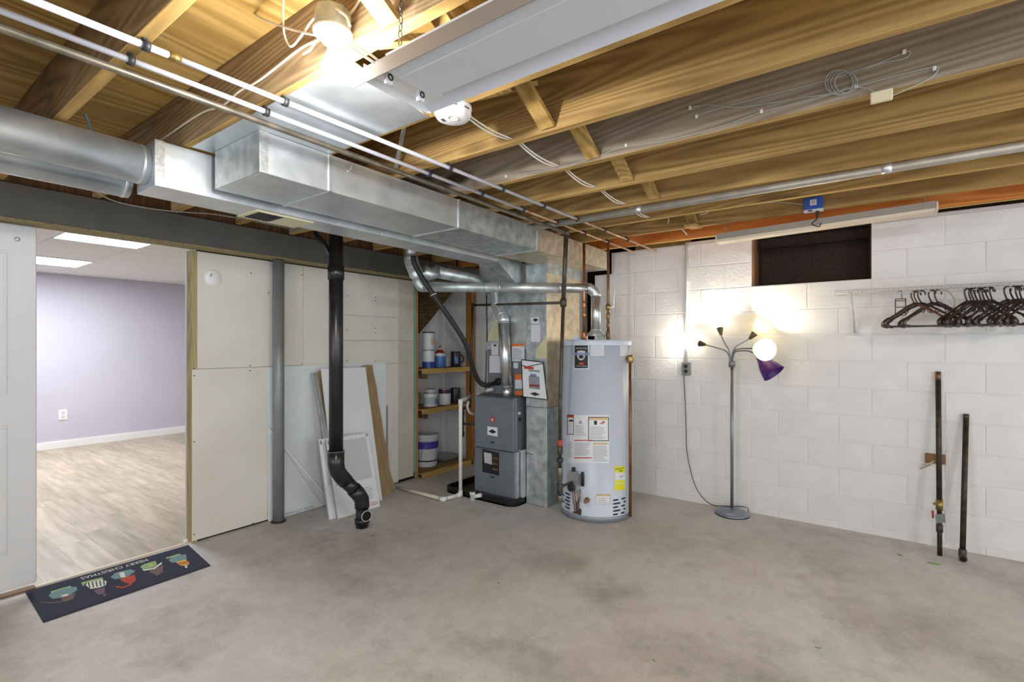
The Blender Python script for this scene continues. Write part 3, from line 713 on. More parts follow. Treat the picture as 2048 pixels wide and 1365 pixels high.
# evaporator coil cabinet and plenum
cc = thing('coil_cabinet', 'dark grey coil cabinet with warning labels on top of the furnace', 'cabinet', (3.9, 2.72, .925))
kx = 3.62
MB().cbox(kx, 4.2, 2.475, 2.915, .926, 1.345, .004).build('cabinet_body', 'coil_grey', cc)
B1(kx-.06, kx, 2.5, 2.95, .926, .94).build('ledge', 'furnace_dark', cc)
kw = lambda a, b, o=.001: onX(a, b, kx-o)
def kpatch(x0, x1, y0, y1, name, mat, o=.0015, par=None): return MB().poly([kw(x0, y1, o), kw(x1, y1, o), kw(x1, y0, o), kw(x0, y0, o)], (-.0008, 0, 0)).build(name, mat, par or cc)
kpatch(983, 997, 688, 711, 'tag_sticker', 'label_paper'); kpatch(979, 1004, 712, 746, 'notice_sheet', 'label_paper')
MB().poly([kw(986, 691, .003), kw(990, 689, .003), kw(994, 691, .003), kw(990, 694, .003)], (-.0005, 0, 0)).build('diamond_mark', 'print_black', cc)
a = kpatch(1024, 1049, 688, 723, 'warning_label', 'label_paper'); kpatch(1024, 1048, 688, 693, 'warning_band', 'print_orange', .003, a)
lines(lambda u, w: kw(u, w, .003), 1026, 1046, 720, 697, 6, 'fine_print', 'print_grey', a)
kpatch(1027, 1036, 726, 737, 'small_sticker', 'label_paper')
a = kpatch(1030, 1046, 749, 778, 'caution_label', 'label_paper'); kpatch(1030, 1046, 749, 760, 'caution_band', 'print_orange', .003, a)
kpatch(1030, 1045, 782, 791, 'fire_label', 'print_orange')
pn = thing('plenum', 'galvanized plenum box rising from the coil cabinet to the narrow duct', 'plenum', (3.9, 2.72, 1.346))
MB().cbox(kx+.004, 4.2, 2.475, 2.915, 1.346, 1.87, .003).build('plenum_body', 'galv_worn', pn)
m = MB(); P4 = [onX(1022, 681, kx), onX(1050, 681, kx), onX(1050, 634, kx), onX(1022, 634, kx)]
m.poly(P4, (-.006, 0, 0)); m.build('access_plate', 'galv_shiny', pn)
MB().poly([onX(975, 682, kx), onX(1002, 682, kx), onX(1002, 632, kx), onX(994, 634, kx), onX(980, 660, kx)], (-.002, 0, 0)).build('torn_tape', 'tape_cream', pn)
MB().tube([onX(973, 590, kx+.02), onX(974, 684, kx+.004)], .006, 8).build('edge_cable', 'slot_dark', pn); MB().tube([onX(973, 701, kx), onX(972, 740, kx), onX(971, 786, kx)], .005, 8).build('edge_cable', 'slot_dark', cc)

# ================================================================== FLUE PIPES
def seamed(o, path, rad, mat='galv', beads=()):
    MB().tube(path, rad, 24).build('pipe_run', mat, o)
    for i, b in enumerate(beads):
        b = Vector(b[0]), Vector(b[1]); u = (b[1]-b[0]).normalized()
        MB().tube([b[0]-u*.006, b[0]+u*.006], rad+.003, 24).build('seam_band', 'galv_shiny', o)
HC = Vector((3.775, 1.877, 0)); HR, HT = .285, 1.43
vz = 1.862
pA = Vector((HC.x, HC.y, 1.49)); pB = Vector((HC.x, HC.y, vz)); pC = at(848, 575, 4.1); pC.z = 1.866
f1 = thing('heater_vent', 'long galvanized vent pipe crossing from the water heater hood to the chimney elbow', 'vent pipe', pA)
u = (pC-pB).normalized()
seamed(f1, [pA, Vector((HC.x, HC.y, vz-.055))], .041, 'galv_shiny')
seamed(f1, [Vector((HC.x, HC.y, vz-.07)), Vector((HC.x, HC.y, vz-.055)), pB+u*.022-UP*.022, pB+u*.055, pB+u*.07], .043, 'galv')
seamed(f1, [pB+u*.06, pB+u*.32], .041, 'galv_shiny'); seamed(f1, [pB+u*.30, pB+u*.80], .0425, 'galv'); seamed(f1, [pB+u*.78, pC], .041, 'galv_worn')
for t in (.065, .30, .80, .92): MB().tube([pB+u*t, pB+u*(t+.01)], .0445, 24).build('seam_band', 'galv_shiny', f1)
w1p = at(823, 506, 4.12); w1p.z = 2.2
f2 = thing('chimney_elbow', 'crimped galvanized elbow and wye where both vent pipes meet and rise', 'vent pipe', pC)
e0 = at(826, 545, 4.12); e0.z = 1.99
seamed(f2, route([pC+u*.0, pC-u*-.02, at(838, 566, 4.1), at(832, 548, 4.11)], .01), .044, 'galv_worn')
seamed(f2, smoothpath([at(836, 558, 4.1), at(829, 540, 4.12), at(823, 524, 4.13), at(822, 508, 4.13), w1p], 5), [.048]*2+[.058]*12+[.05]*7, 'galv')
for p in (at(822.5, 519, 4.13), at(826, 533, 4.12)): MB().torus(p, RIGHT, (FWD+UP*.2).normalized(), .057, .0035, 24, 6).build('seam_band', 'galv_shiny', f2)
f3 = thing('furnace_flue', 'shiny galvanized flue pipe rising from the furnace front and bending back to the wye', 'vent pipe', onX(1014, 797, 3.56))
b0, b1 = onX(1014.5, 797, 3.56), onX(1007, 644, 3.56)
seamed(f3, [b0, b0+(b1-b0)*.16], .04, 'galv_shiny')
seamed(f3, [b0+(b1-b0)*.15, b1], .05, 'galv_shiny')
g1 = onX(1003, 632, 3.57); g2 = onX(993, 610, 3.60); g3 = onX(991, 588, 3.62)
seamed(f3, [b0+(b1-b0)*.97, b1+(b1-b0)*.03, g1, g2, g3, onX(990, 577, 3.62)], .05, 'galv')
for p, q in ((b0+(b1-b0)*.15, b1), (b1-(b1-b0)*.01, b1+UP), (g1, g2), (g2, g3)):
    uu = (q-p).normalized(); MB().tube([p-uu*.004, p+uu*.006], .0525, 24).build('seam_band', 'galv_shiny', f3)
k1 = onX(987, 569, 3.62); k2 = at(874, 544, 4.22); k3 = at(846, 541, 4.15)
seamed(f3, [onX(990, 580, 3.62), k1, at(972, 565, 4.5)], .05, 'galv')
seamed(f3, [k1, at(960, 562, 4.48), k2], .052, 'galv_worn')
seamed(f3, [k2, at(858, 549, 4.18), k3], .054, 'galv')
MB().torus(k2, RIGHT*.3+FWD, UP, .055, .004, 24, 6).build('seam_band', 'galv_shiny', f3)

# condensate hose
hs = thing('condensate_hose', 'thick black rubber hose dropping from the duct to the coil cabinet', 'hose', onX(990, 768, 3.6))
MB().tube(smoothpath([at(826, 512, 3.98), at(832, 535, 3.99), at(868, 592, 4.0), at(905, 645, 4.05), at(932, 690, 4.12), at(945, 735, 4.22), at(957, 762, 4.3), at(972, 771, 4.36), onX(992, 766, 3.6)], 6), .021, 12).build('hose_run', 'rubber_black', hs)
MB().lathe([(.03, -.03), (.034, 0), (.034, .02), (.02, .03)], onX(997, 764, 3.615), (-1, 0, 0), 16).build('hose_cuff', 'rubber_black', hs)
MB().torus(at(867, 590, 4.0), RIGHT+UP*.45, FWD, .025, .003, 16, 6).build('cable_tie', 'cable_white', hs)
MB().cyl(onX(968, 783, 3.62), onX(985, 779, 3.6), .014).build('trap_stub', 'pvc', hs)

# ================================================================== WATER HEATER
HD = HC.normalized(); HP = Vector((HD.y, -HD.x, 0))
def hpos(phi, rad): return HC+(-HD*math.cos(phi)+HP*math.sin(phi))*rad
def hphi(px, rad):
    a, b = -1.35, 1.35
    for _ in range(40):
        c = (a+b)/2
        if pj(hpos(c, rad))[0] < px: a = c
        else: b = c
    return (a+b)/2
def hw(px, py, off=.0012):
    p = hpos(hphi(px, HR+off), HR+off); dep = p.x*CA+p.y*SA; return Vector((p.x, p.y, CAM_H+(HY-py)/F_PX*dep))
def hz(px, z, off=.0012): p = hpos(hphi(px, HR+off), HR+off); return Vector((p.x, p.y, z))
wh = thing('water_heater', 'tall grey cylindrical gas water heater with warning labels and yellow energy tag', 'water heater', (HC.x, HC.y, 0))
MB().lathe([(HR-.01, .006), (HR+.003, .006), (HR+.004, .05), (HR, .056), (HR, 1.395)], HC, n=72, closed_ends=True).build('tank_jacket', 'heater_paint', wh)
MB().lathe([(HR+.001, .008), (HR+.0055, .008), (HR+.0055, .048), (HR+.001, .05)], HC, n=72, closed_ends=False).build('base_ring', 'heater_base', wh)
MB().lathe([(HR-.02, 0), (HR-.02, .01)], HC, n=48).build('skid', 'print_black', wh)
MB().lathe([(HR+.004, 1.385), (HR+.005, 1.39), (HR+.005, 1.42), (HR-.002, 1.43), (0, 1.432)], HC, n=72, closed_ends=False).build('top_cap', 'heater_paint', wh)
def hst(x0, x1, y0, y1, name, mat, off=.0012, n=8, par=None): return sticker(lambda u, w: hw(u, w, off), x0, x1, y1, y0, name, mat, par or wh, n=n)
a = hst(1148, 1178, 689, 739, 'brand_label', 'label_white')
hst(1149, 1176, 690, 737, 'label_field', 'print_black', .002, par=a)
def htext(s, px, py, w, h, mat, off=.004, par=None):
    p0 = hw(px, py, off); ph = hphi(px, HR+off); 
    text_mb(s, lambda u, v: Vector((*hpos(ph+u/(HR+off), HR+off).xy, p0.z+v)), w, h).build('lettering', mat, par or wh)
htext('BRADFORD WHITE', 1162.5, 697, .095, .009, 'label_white', .003, a); htext('WATER HEATERS', 1162.5, 733, .095, .007, 'label_white', .003, a)
def hpoly(pts, name, mat, off, par): MB().add([hw(x, y, off) for x, y in pts], [tuple(range(len(pts)))]).build(name, mat, par)
hpoly([(1154, 703), (1162, 701), (1171, 703), (1170, 715), (1166, 720), (1162, 721.5), (1158, 720), (1154.5, 715)], 'shield', 'shield_pale', .003, a)
hst(1147, 1178.5, 706, 711, 'ribbon', 'print_blue', .004, par=a); htext('DEFENDER', 1162.5, 708.5, .055, .012, 'print_cream', .005, a)
hst(1158, 1167, 725.5, 730.5, 'red_seal', 'print_red', .003, par=a)
a = hst(1181, 1208, 690, 712, 'notice_sticker', 'label_paper'); lines(lambda u, w: hw(u, w, .002), 1183, 1206, 710, 692, 5, 'fine_print', 'label_grey', a, .35)
hst(1240, 1255, 687, 713, 'pale_sticker', 'label_paper')
a = hst(1134, 1218.5, 831, 927, 'instruction_label', 'label_white', n=14)
hst(1134, 1147.5, 830, 870, 'danger_border', 'print_black', .002, 3, a); hst(1135.3, 1146.4, 831.5, 868.5, 'danger_field', 'label_white', .0028, 3, a); hst(1135.3, 1146.4, 831.5, 836, 'danger_band', 'print_red', .0034, 3, a)
hst(1176.5, 1217.5, 834.5, 883, 'warning_border', 'print_black', .002, 8, a); hst(1178, 1216, 836, 881.5, 'warning_field', 'label_white', .0028, 8, a)
hst(1178, 1216, 836, 840.5, 'warning_band', 'print_tan', .0034, 8, a); hst(1188, 1194, 842, 850, 'no_flame_mark', 'print_black', .0034, 2, a)
hpoly([(1199, 848), (1208, 842), (1210, 846), (1205, 849)], 'flame_mark', 'print_red', .0034, a)
L_ = lambda u, w: hw(u, w, .0036)
lines(L_, 1180, 1214, 880, 853, 9, 'fine_print', 'label_grey', a, .55, 3); lines(L_, 1150, 1173, 872, 851, 8, 'fine_print', 'label_grey', a, .5, 4)
lines(L_, 1186, 1216, 924, 892, 9, 'fine_print', 'label_grey', a, .55, 5); lines(L_, 1149, 1183, 912, 886, 9, 'fine_print', 'label_grey', a, .55, 6); lines(L_, 1135, 1146, 916, 884, 10, 'fine_print', 'label_grey', a, .5, 8); lines(L_, 1136.5, 1146, 867, 846, 5, 'fine_print', 'label_grey', a, .4, 9)
hst(1186, 1216, 886, 890, 'tan_band', 'print_tan', .0034, 6, a); hst(1148, 1183.5, 880.6, 882.4, 'red_rule', 'print_red', .0034, 6, a); hst(1148, 1183.5, 915.5, 917.5, 'red_rule', 'print_red', .0034, 6, a); hst(1138, 1146, 840, 844, 'hand_mark', 'print_black', .0034, 2, a)
MB().add([hw(1161, 840, .0034), hw(1161.5, 847, .0034), hw(1157, 849, .0034), hw(1165, 849, .0034)], [(0, 2, 1), (0, 1, 3)]).build('flame_mark', 'print_grey', a)
a = hst(1229, 1250, 933, 981, 'energy_tag', 'print_yellow', n=5)
hst(1230, 1250, 946, 961, 'price_field', 'label_white', .002, 5, a); htext('ENERGYGUIDE', 1239.5, 938, .088, .013, 'print_black', .003, a); htext('$202', 1243, 953.5, .03, .012, 'print_black', .003, a)
hst(1230, 1250, 967, 968.5, 'white_rule', 'label_white', .002, 4, a); hst(1238, 1245, 941.5, 943, 'small_mark', 'print_black', .003, 2, a)
a = hst(1192, 1220.5, 989, 1009, 'plate_sticker', 'print_grey'); hst(1192.6, 1219.8, 989.6, 1008.4, 'plate_field', 'label_white', .002, 6, a); hst(1193, 1219.4, 990, 993, 'tan_band', 'print_tan', .0028, 6, a)
lines(lambda u, w: hw(u, w, .003), 1196, 1216, 1007, 996, 3, 'fine_print', 'print_red', a, .18, 7)
for px0, px1, zz in [(x0, x1, z) for z, xs in ((.175, ((1226, 1237), (1243, 1251))), (.147, ((1226, 1241), (1247, 1251.5))), (.119, ((1226, 1236.5), (1242.5, 1250))), (.091, ((1226, 1241), (1247, 1251))), (.063, ((1226, 1236), (1242, 1249.5)))) for x0, x1 in xs]+[(x0, x1, z) for z, xs in ((.185, ((1130, 1140),)), (.157, ((1125, 1129), (1132, 1140))), (.129, ((1129, 1140),)), (.101, ((1124.5, 1129), (1131.5, 1140))), (.073, ((1130, 1140),))) for x0, x1 in xs]:
    m = MB(); vs = []; n = 5
    for i in range(n+1):
        px = px0+(px1-px0)*i/n; h = .0065 if 0 < i < n else .004
        vs += [hz(px, zz-h, .0012), hz(px, zz+h, .0012)]
    m.add(vs, [(2*i, 2*i+2, 2*i+3, 2*i+1) for i in range(n)]).build('air_slot', 'print_black', wh)
# gas control, burner door, drain valve, relief valve
vp = hw(1147, 964, .03)
vn = (vp-HC); vn.z = 0; vn.normalize(); vt = Vector((-vn.y, vn.x, 0))
gv = MB().slab(vp-vt*.045-UP*.062-vn*.03, vt*.09, vn*.05, UP*.125).slab(vp-vt*.03+UP*.063-vn*.025, vt*.06, vn*.04, UP*.02).build('gas_valve', 'valve_grey', wh)
MB().lathe([(.03, 0), (.03, .02), (.026, .028)], vp-UP*.04+vn*.02, vn, 20).build('dial', 'print_black', gv)
MB().lathe([(.014, 0), (.014, .03)], vp+UP*.082, UP, 14).build('control_knob', 'print_black', gv)
MB().lathe([(.013, -.05), (.013, .05), (.008, .06)], hw(1165, 960, .02), UP, 14).build('igniter', 'print_black', wh)
for i, (a0, a1) in enumerate((((1145, 982), (1149, 1018)), ((1149, 982), (1152, 1010)), ((1154, 980), (1157, 1016)), ((1160, 980), (1154, 1008)))):
    MB().tube(smoothpath([hw(*a0, .02), hw((a0[0]+a1[0])/2+i-1, 998, .03), hw(*a1, .015), hw(a1[0]+1, 1028, .004)], 4), .0042, 8).build('gas_tube', 'copper_dull', wh)
hst(1145, 1162, 1024, 1037, 'burner_door', 'print_black', .003, 4)
hpoly([(1156, 1020), (1161, 1017), (1163, 1022), (1162, 1031), (1156, 1030)], 'burner_cap', 'slot_dark', .006, wh)
dv = hw(1175, 1000, .0); MB().lathe([(.02, 0), (.02, .02), (.012, .025), (.012, .05), (.016, .05), (.016, .06)], dv, (dv-HC-UP*dv.z).normalized(), 16).build('drain_valve', 'brass', wh)
tp = HC-HD*.17+HP*.268; tz = onX(1258, 722, 3.7).z
tr = MB().lathe([(.022, -.03), (.026, -.01), (.026, .02), (.018, .035)], (tp.x, tp.y, 1.275), n=16).build('relief_valve', 'brass', wh)
MB().cyl(Vector((tp.x, tp.y, 1.28)), HC+(tp-HC).normalized()*.27+UP*1.28, .014).build('valve_neck', 'brass', tr)
MB().slab(Vector((tp.x, tp.y, 1.305))+HP*.0, HP*.04+UP*.012, HD*.01, UP*.003).build('lever', 'brass', tr)
MB().cyl((tp.x, tp.y, 1.27), (tp.x, tp.y, .03), .0125, 14).build('relief_pipe', 'copper_dull', wh)
MB().lathe([(.086, 1.462), (.088, 1.466), (.045, 1.505), (.043, 1.52)], HC, n=32, closed_ends=False).build('draft_hood', 'galv_worn', wh)
for k in range(4):
    an = k*PI/2+.5; q = HC+Vector((math.cos(an), math.sin(an), 0))*.078; B1(q.x-.008, q.x+.008, q.y-.008, q.y+.008, 1.43, 1.465).build('hood_leg', 'galv', wh)
q = HC-HP*.165-HD*.05; MB().slab(q+UP*1.43-HP*.03, HP*.06, HD*.03, UP*.022).build('junction_cover', 'heater_paint', wh)

# ================================================================== PIPES
def clamp_at(o, p, rad):
    MB().tube([Vector(p)-Vector((.008, 0, 0)), Vector(p)+Vector((.008, 0, 0))], rad+.006, 14).build('pipe_clamp', 'clamp_dark', o)
    MB().slab(Vector(p)+Vector((-.006, .004, rad+.002)), (.012, 0, 0), (0, .012, 0), (0, 0, max(.004, JB-p[2]-rad))).build('clamp_lug', 'clamp_dark', o)
def water_pipe(label, y0, y1, xe, xc, xu, rad, zz=2.235):
    o = thing('water_pipe', label, 'pipe', (xe, y1, zz))
    yy = lambda x: y0+(y1-y0)*(x-.3)/(3.5)
    P = lambda x: Vector((x, yy(x), zz))
    MB().tube([P(-1.6), P(xu)] , rad, 14).build('plastic_run', 'pipe_white', o)
    MB().tube([P(xu), P(xc)], rad*.93, 14).build('plastic_run', 'pipe_white', o)
    MB().tube([P(xc), P(xe)], rad*.8, 14).build('copper_run', 'copper_pale', o)
    for x in (xu, xc): MB().tube([P(x-.012), P(x+.016)], rad+.003, 14).build('coupling', 'brass' if x == xu else 'copper', o)
    for k in (-3, -2, 0, 1, 2, 3, 4, 5):
        x = JX[k]+.019
        if x < xe: clamp_at(o, P(x), rad)
    return o
wp = water_pipe('white plastic water pipe clipped under the joists, the one closer to the smoke detector', 1.668, 1.60, 4.40, 2.95, .60, .0098)
water_pipe('white plastic water pipe clipped under the joists, beside the dark steel gas pipe', 1.785, 1.77, 4.33, 2.62, .2, .0098)
gp = thing('gas_pipe', 'dark iron gas pipe running under the joists and dropping beside the water heater', 'pipe', (3.26, 1.92, .3))
g0, g1_, g2_ = Vector((3.145, 1.80, 2.2)), Vector((3.19, 1.85, 1.70)), Vector((3.262, 1.92, .95))
MB().tube([(-1.6, 1.845, 2.2), (.5, 1.80, 2.2), g0], .0115, 14).build('overhead_run', 'steel_pipe', gp)
MB().tube([g0, g1_], .0165, 14).build('drop_run', 'iron_pipe', gp); MB().tube([g1_, g2_, (3.268, 1.925, .42)], .0135, 14).build('drop_run', 'iron_pipe', gp)
MB().lathe([(.022, -.02), (.024, 0), (.02, .022)], g0, n=14).build('elbow', 'iron_pipe', gp); MB().lathe([(.023, -.03), (.025, 0), (.023, .03)], g1_, n=14).build('tee', 'iron_pipe', gp)
B0 = Vector((3.268, 1.925, 0))
for za, zb, rr_, mt in ((.62, .67, .02, 'valve_red'), (.56, .62, .022, 'iron_pipe'), (.50, .53, .026, 'iron_pipe'), (.36, .46, .02, 'steel_pipe'), (.26, .34, .022, 'iron_pipe'), (.2, .25, .019, 'steel_pipe')):
    MB().lathe([(rr_*.9, 0), (rr_, .006), (rr_, zb-za-.006), (rr_*.9, zb-za)], B0+UP*za, n=14).build({'valve_red': 'shutoff_valve'}.get(mt, 'fitting'), mt, gp)
MB().tube([B0+UP*.42, B0+UP*.2], .0135, 14).build('drip_leg', 'iron_pipe', gp)
vb = vp-vt*.0-UP*.0
MB().tube([B0+UP*.31, Vector((vp.x, vp.y, .31))-vn*.0+Vector((0, 0, .0))], .011, 12).build('feed_nipple', 'iron_pipe', gp)
gb = thing('gas_branch', 'dark iron gas branch crossing to the shelf post and down to the furnace', 'pipe', (3.7, 3.2, .75))
q0 = onY(945, 611, 3.2); q1 = onY(940, 795, 3.2); q2 = onY(925, 815, 3.18); q3 = onY(925, 875, 3.18)
MB().tube([g1_+(q0-g1_).normalized()*.02, q0], .0105, 12).build('cross_run', 'iron_pipe', gb)
MB().tube([q0, q1], .0105, 12).build('drop_run', 'iron_pipe', gb)
MB().lathe([(.016, -.02), (.018, 0), (.016, .02)], q0, n=12).build('elbow', 'iron_pipe', gb)
MB().tube(route([q1, q1-UP*.09, Vector((q2.x, q2.y, q1.z-.1)), q3], .025), .0115, 12).build('lower_run', 'iron_pipe', gb)
MB().lathe([(.014, -.02), (.017, -.01), (.017, .02), (.014, .03)], q1+UP*.02, n=12).build('shutoff_valve', 'iron_pipe', gb)
MB().slab(q1+Vector((-.02, -.006, .0)), (.02, 0, 0), (0, .01, 0), (0, 0, .05)).build('red_handle', 'valve_red', gb)
for p in (onY(925, 828, 3.18), onY(925, 848, 3.18), onY(925, 868, 3.18)): MB().lathe([(.017, -.018), (.019, 0), (.017, .018)], p, n=12).build('fitting', 'iron_pipe', gb)
MB().cyl(onY(925, 848, 3.18), (3.60, 2.97, onY(925, 848, 3.18).z), .0095).build('furnace_feed', 'iron_pipe', gb)
# copper risers
def riser(label, p, mat, fit, valve):
    o = thing('copper_riser', label, 'pipe', (p.x, p.y, 1.43))
    MB().cyl((p.x, p.y, 1.43), (p.x, p.y, 2.232), .0115, 14).build('riser_pipe', mat, o)
    for a, b, r in fit: MB().lathe([(r*.85, 0), (r, .005), (r, b-a-.005), (r*.85, b-a)], (p.x, p.y, a), n=14).build('fitting', mat, o)
    if valve:
        MB().lathe([(.018, -.025), (.024, 0), (.018, .025)], (p.x, p.y, 1.70), n=14).build('valve_body', 'brass', o)
        MB().tube([Vector((p.x, p.y, 1.70)), Vector((p.x, p.y, 1.70))+RIGHT*.04, Vector((p.x, p.y, 1.71))+RIGHT*.045, Vector((p.x, p.y, 1.86))+RIGHT*.052], .0055, 8).build('lever_handle', 'trim_white', o)
riser('bright copper riser pipe from the water heater beside the vent pipe and dark gap', HC-HP*.0975-HD*.04, 'copper', ((1.432, 1.50, .018), (1.62, 1.66, .015), (1.70, 1.75, .015)), False)
riser('dull copper riser pipe with a white lever valve against the block wall', HC+HP*.1-HD*.04, 'copper_dull', ((1.432, 1.50, .018), (1.53, 1.57, .015), (1.60, 1.65, .016)), True)
# white drain line
dr = thing('drain_pipe', 'white plastic condensate drain running down beside the furnace and along the floor', 'pipe', (3.37, 3.05, 0))
n0 = onZ(921, 990, .022); n1 = onZ(886, 999, .022); n2 = onZ(793, 975, .022); nt = Vector((n0.x, n0.y, onY(914, 803, n0.y).z))
MB().tube(route([Vector((3.6, 3.1, nt.z+.02)), nt+Vector((-.0, 0, 0)), n0], .03), .017, 14).build('upright', 'pvc', dr)
MB().tube([n0, n1], .017, 14).build('floor_run', 'pvc', dr); MB().tube([n1, n2], .0155, 14).build('floor_run', 'pvc_cream', dr)
for p, a in ((n0, UP), (n0, n1-n0), (n1, n2-n1), (n1, n0-n1), (nt, -UP)):
    a = Vector(a).normalized(); MB().tube([p-a*.014, p+a*.04], .0205, 14).build('elbow_fitting', 'pvc', dr)
MB().tube(smoothpath([onY(937, 803, 3.12), onY(935, 815, 3.12), onY(940, 826, 3.12), onY(948, 829, 3.12)], 4), .012, 10).build('trap_hose', 'pvc', dr)
sf = thing('pipe_stub', 'short white plastic elbow stub standing on the floor before the furnace pan', 'pipe', onZ(945, 1003))
p = onZ(945, 1001); MB().lathe([(.022, 0), (.022, .05), (.025, .05), (.025, .075)], p, n=18).build('upright', 'pvc', sf)
MB().tube([p+UP*.03, p+UP*.035+Vector((.01, -.055, .012)), p+UP*.04+Vector((.02, -.085, .016))], .018, 14).build('side_arm', 'pvc', sf)
MB().lathe([(.019, 0), (.019, .001)], p+UP*.0745, n=18).build('mouth', 'slot_dark', sf)

# steel column and drain stack --------------------------------------------------
cl = thing('support_column', 'grey painted round steel column carrying the beam', 'column', (2.085, 3.785, 0))
cpos = onY(557, 1040, 3.785)
MB().lathe([(.0425, .0), (.0425, 2.054)], (cpos.x, 3.785, 0), n=32).build('column_tube', 'column_paint', cl)
MB().lathe([(.055, 0), (.055, .006), (.044, .012)], (cpos.x, 3.785, 0), n=32, closed_ends=True).build('foot_patch', 'rust_pipe', cl)
sp = thing('drain_stack', 'black plastic drain stack with offset bends and an open cleanout at the foot', 'pipe', (2.39, 3.15, 0))
Y3 = 3.15; sx = 2.168; R1 = .049
MB().tube([(sx, Y3, 2.2), (sx, Y3, .62)], R1, 28).build('upper_pipe', 'abs_black', sp)
MB().tube([(sx, Y3, 1.96), (sx, Y3, 1.86)], R1+.008, 28).build('coupling', 'abs_black', sp)
b = [(sx, Y3, .625), (sx, Y3, .53), (sx+.012, Y3, .475), (sx+.045, Y3, .425), (sx+.085, Y3, .38)]
MB().tube(b, [R1+.009, R1+.009]+[R1+.006]*3, 28).build('bend', 'abs_black', sp)
MB().tube([(sx+.075, Y3, .39), (sx+.18, Y3, .28)], R1, 28).build('offset_pipe', 'abs_black', sp)
b = [(sx+.15, Y3, .31), (sx+.19, Y3, .265), (sx+.222, Y3, .215), (2.395, Y3, .17), (2.395, Y3, .15)]
MB().tube(b, R1+.006, 28).build('bend', 'abs_black', sp)
MB().tube([(2.395, Y3, .16), (2.395, Y3, .005)], R1-.002, 28).build('lower_pipe', 'abs_black', sp)
MB().tube([(2.395, Y3, .07), (2.395, Y3, .035)], R1+.006, 28).build('coupling', 'abs_black', sp)
cd = (Vector((-.2, -.98, 0))).normalized(); cp = Vector((2.395, Y3, .105))
MB().tube([cp, cp+cd*.075], .04, 24).build('cleanout_branch', 'abs_black', sp)
MB().torus(cp+cd*.076, Vector((-cd.y, cd.x, 0)), UP, .039, .0035, 24, 6).build('cleanout_rim', 'label_grey', sp)
MB().lathe([(.037, 0), (.037, .0015)], cp+cd*.0755, cd, 24).build('cleanout_mouth', 'void_black', sp)
MB().tube([(sx, Y3, 1.93), onY(650, 490, 3.22), onY(630, 465, 3.28)], .018, 14).build('vent_arm', 'abs_black', sp)
for z in (.605, ): MB().torus((sx, Y3, z+.015), (1, 0, 0), (0, 1, 0), R1+.009, .002, 28, 6).build('weld_ring', 'print_grey', sp)

# ================================================================== LAMPS
# bare bulb on octagon box
lb = thing('bare_bulb_light', 'bright bare bulb in a round white holder on the side of a joist', 'light', (.86, 1.26, 2.17))
bc = Vector((.858, 1.262, 2.29))
MB().lathe([(.05, 0), (.05, .06), (.046, .064), (0, .064)], bc, n=8, smooth=False).build('junction_box', 'galv_worn', lb)
MB().lathe([(.0, -.03), (.03, -.03), (.034, -.012), (.054, -.006), (.056, 0), (0, 0)], bc, n=28).build('lamp_holder', 'detector_white', lb)
MB().lathe([(.013, 0), (.014, -.02), (.022, -.04), (.03, -.06), (.031, -.075), (.024, -.095), (.01, -.104), (0, -.105)], bc-UP*.03, n=24, closed_ends=False).build('bulb', 'bulb_glow', lb)
l = point('bulb_lamp', bc-UP*.155, BULB_W, (1, .985, .95), .035, lb)
for X_, Y_ in ((JX[-7]-.06, -.75), (JX[0]-.06, -2.3)):  # fill bulbs added behind the viewpoint to brighten the room
    fill_bulb = clone(lb, Vector(lb.location)+Vector((X_-bc.x, Y_-bc.y, 0)))
    for c2 in list(fill_bulb.children):
        if c2.type == 'LIGHT': c2.data = c2.data.copy(); c2.data.energy = BULB_W*1.35
    fill_bulb['label'] = 'added fill bulb in a white holder on a joist, unseen behind the viewpoint'; fill_bulb['group'] = 'added fill bulbs behind the viewpoint'
cb = thing('lamp_cable', 'loose white cables looping around the bare bulb box', 'cable', bc)
for pts in (((462, -6), (520, 35), (580, 58), (632, 71)), ((567, -8), (566, 40), (570, 75), (582, 93), (600, 75), (625, 40), (655, 14), (690, 30), (700, 52)), ((632, 80), (620, 100), (606, 108)), ((700, 95), (725, 110), (748, 125)), ((705, 88), (735, 105), (755, 120))):
    MB().tube(smoothpath([onX(x, y, .84) for x, y in pts], 5), .0034, 8).build('cable_run', 'cable_white', cb)
# floor lamp
fl_ = thing('floor_lamp', 'five-arm gooseneck floor lamp with lit shades standing by the block wall', 'lamp', (4.36, .935, 0))
LX = 4.36; lc = onX(1464, 1025, LX); LY = lc.y
MB().lathe([(.128, 0), (.13, .006), (.125, .016), (.1, .032), (.05, .046), (.016, .052)], (LX, LY, 0), n=40).build('base', 'lamp_grey', fl_)
MB().lathe([(.131, 0), (.131, .008)], (LX, LY, 0), n=40).build('base_ring', 'rubber_black', fl_)
MB().cyl((LX, LY, .05), (LX, LY, 1.215), .0125, 16).build('pole', 'lamp_metal', fl_)
MB().lathe([(.026, 0), (.026, .05), (.02, .055)], (LX, LY, 1.205), n=20).build('hub', 'lamp_metal', fl_)
lx = lambda px, py, d=0.: onX(px, py, LX+d)
def cone(prof, a, d, name, mat, par): return MB().lathe(prof, a, d, 24, True, False).build(name, mat, par)
SH = [(.018, 0), (.035, .03), (.055, .07), (.07, .115), (.078, .145)]
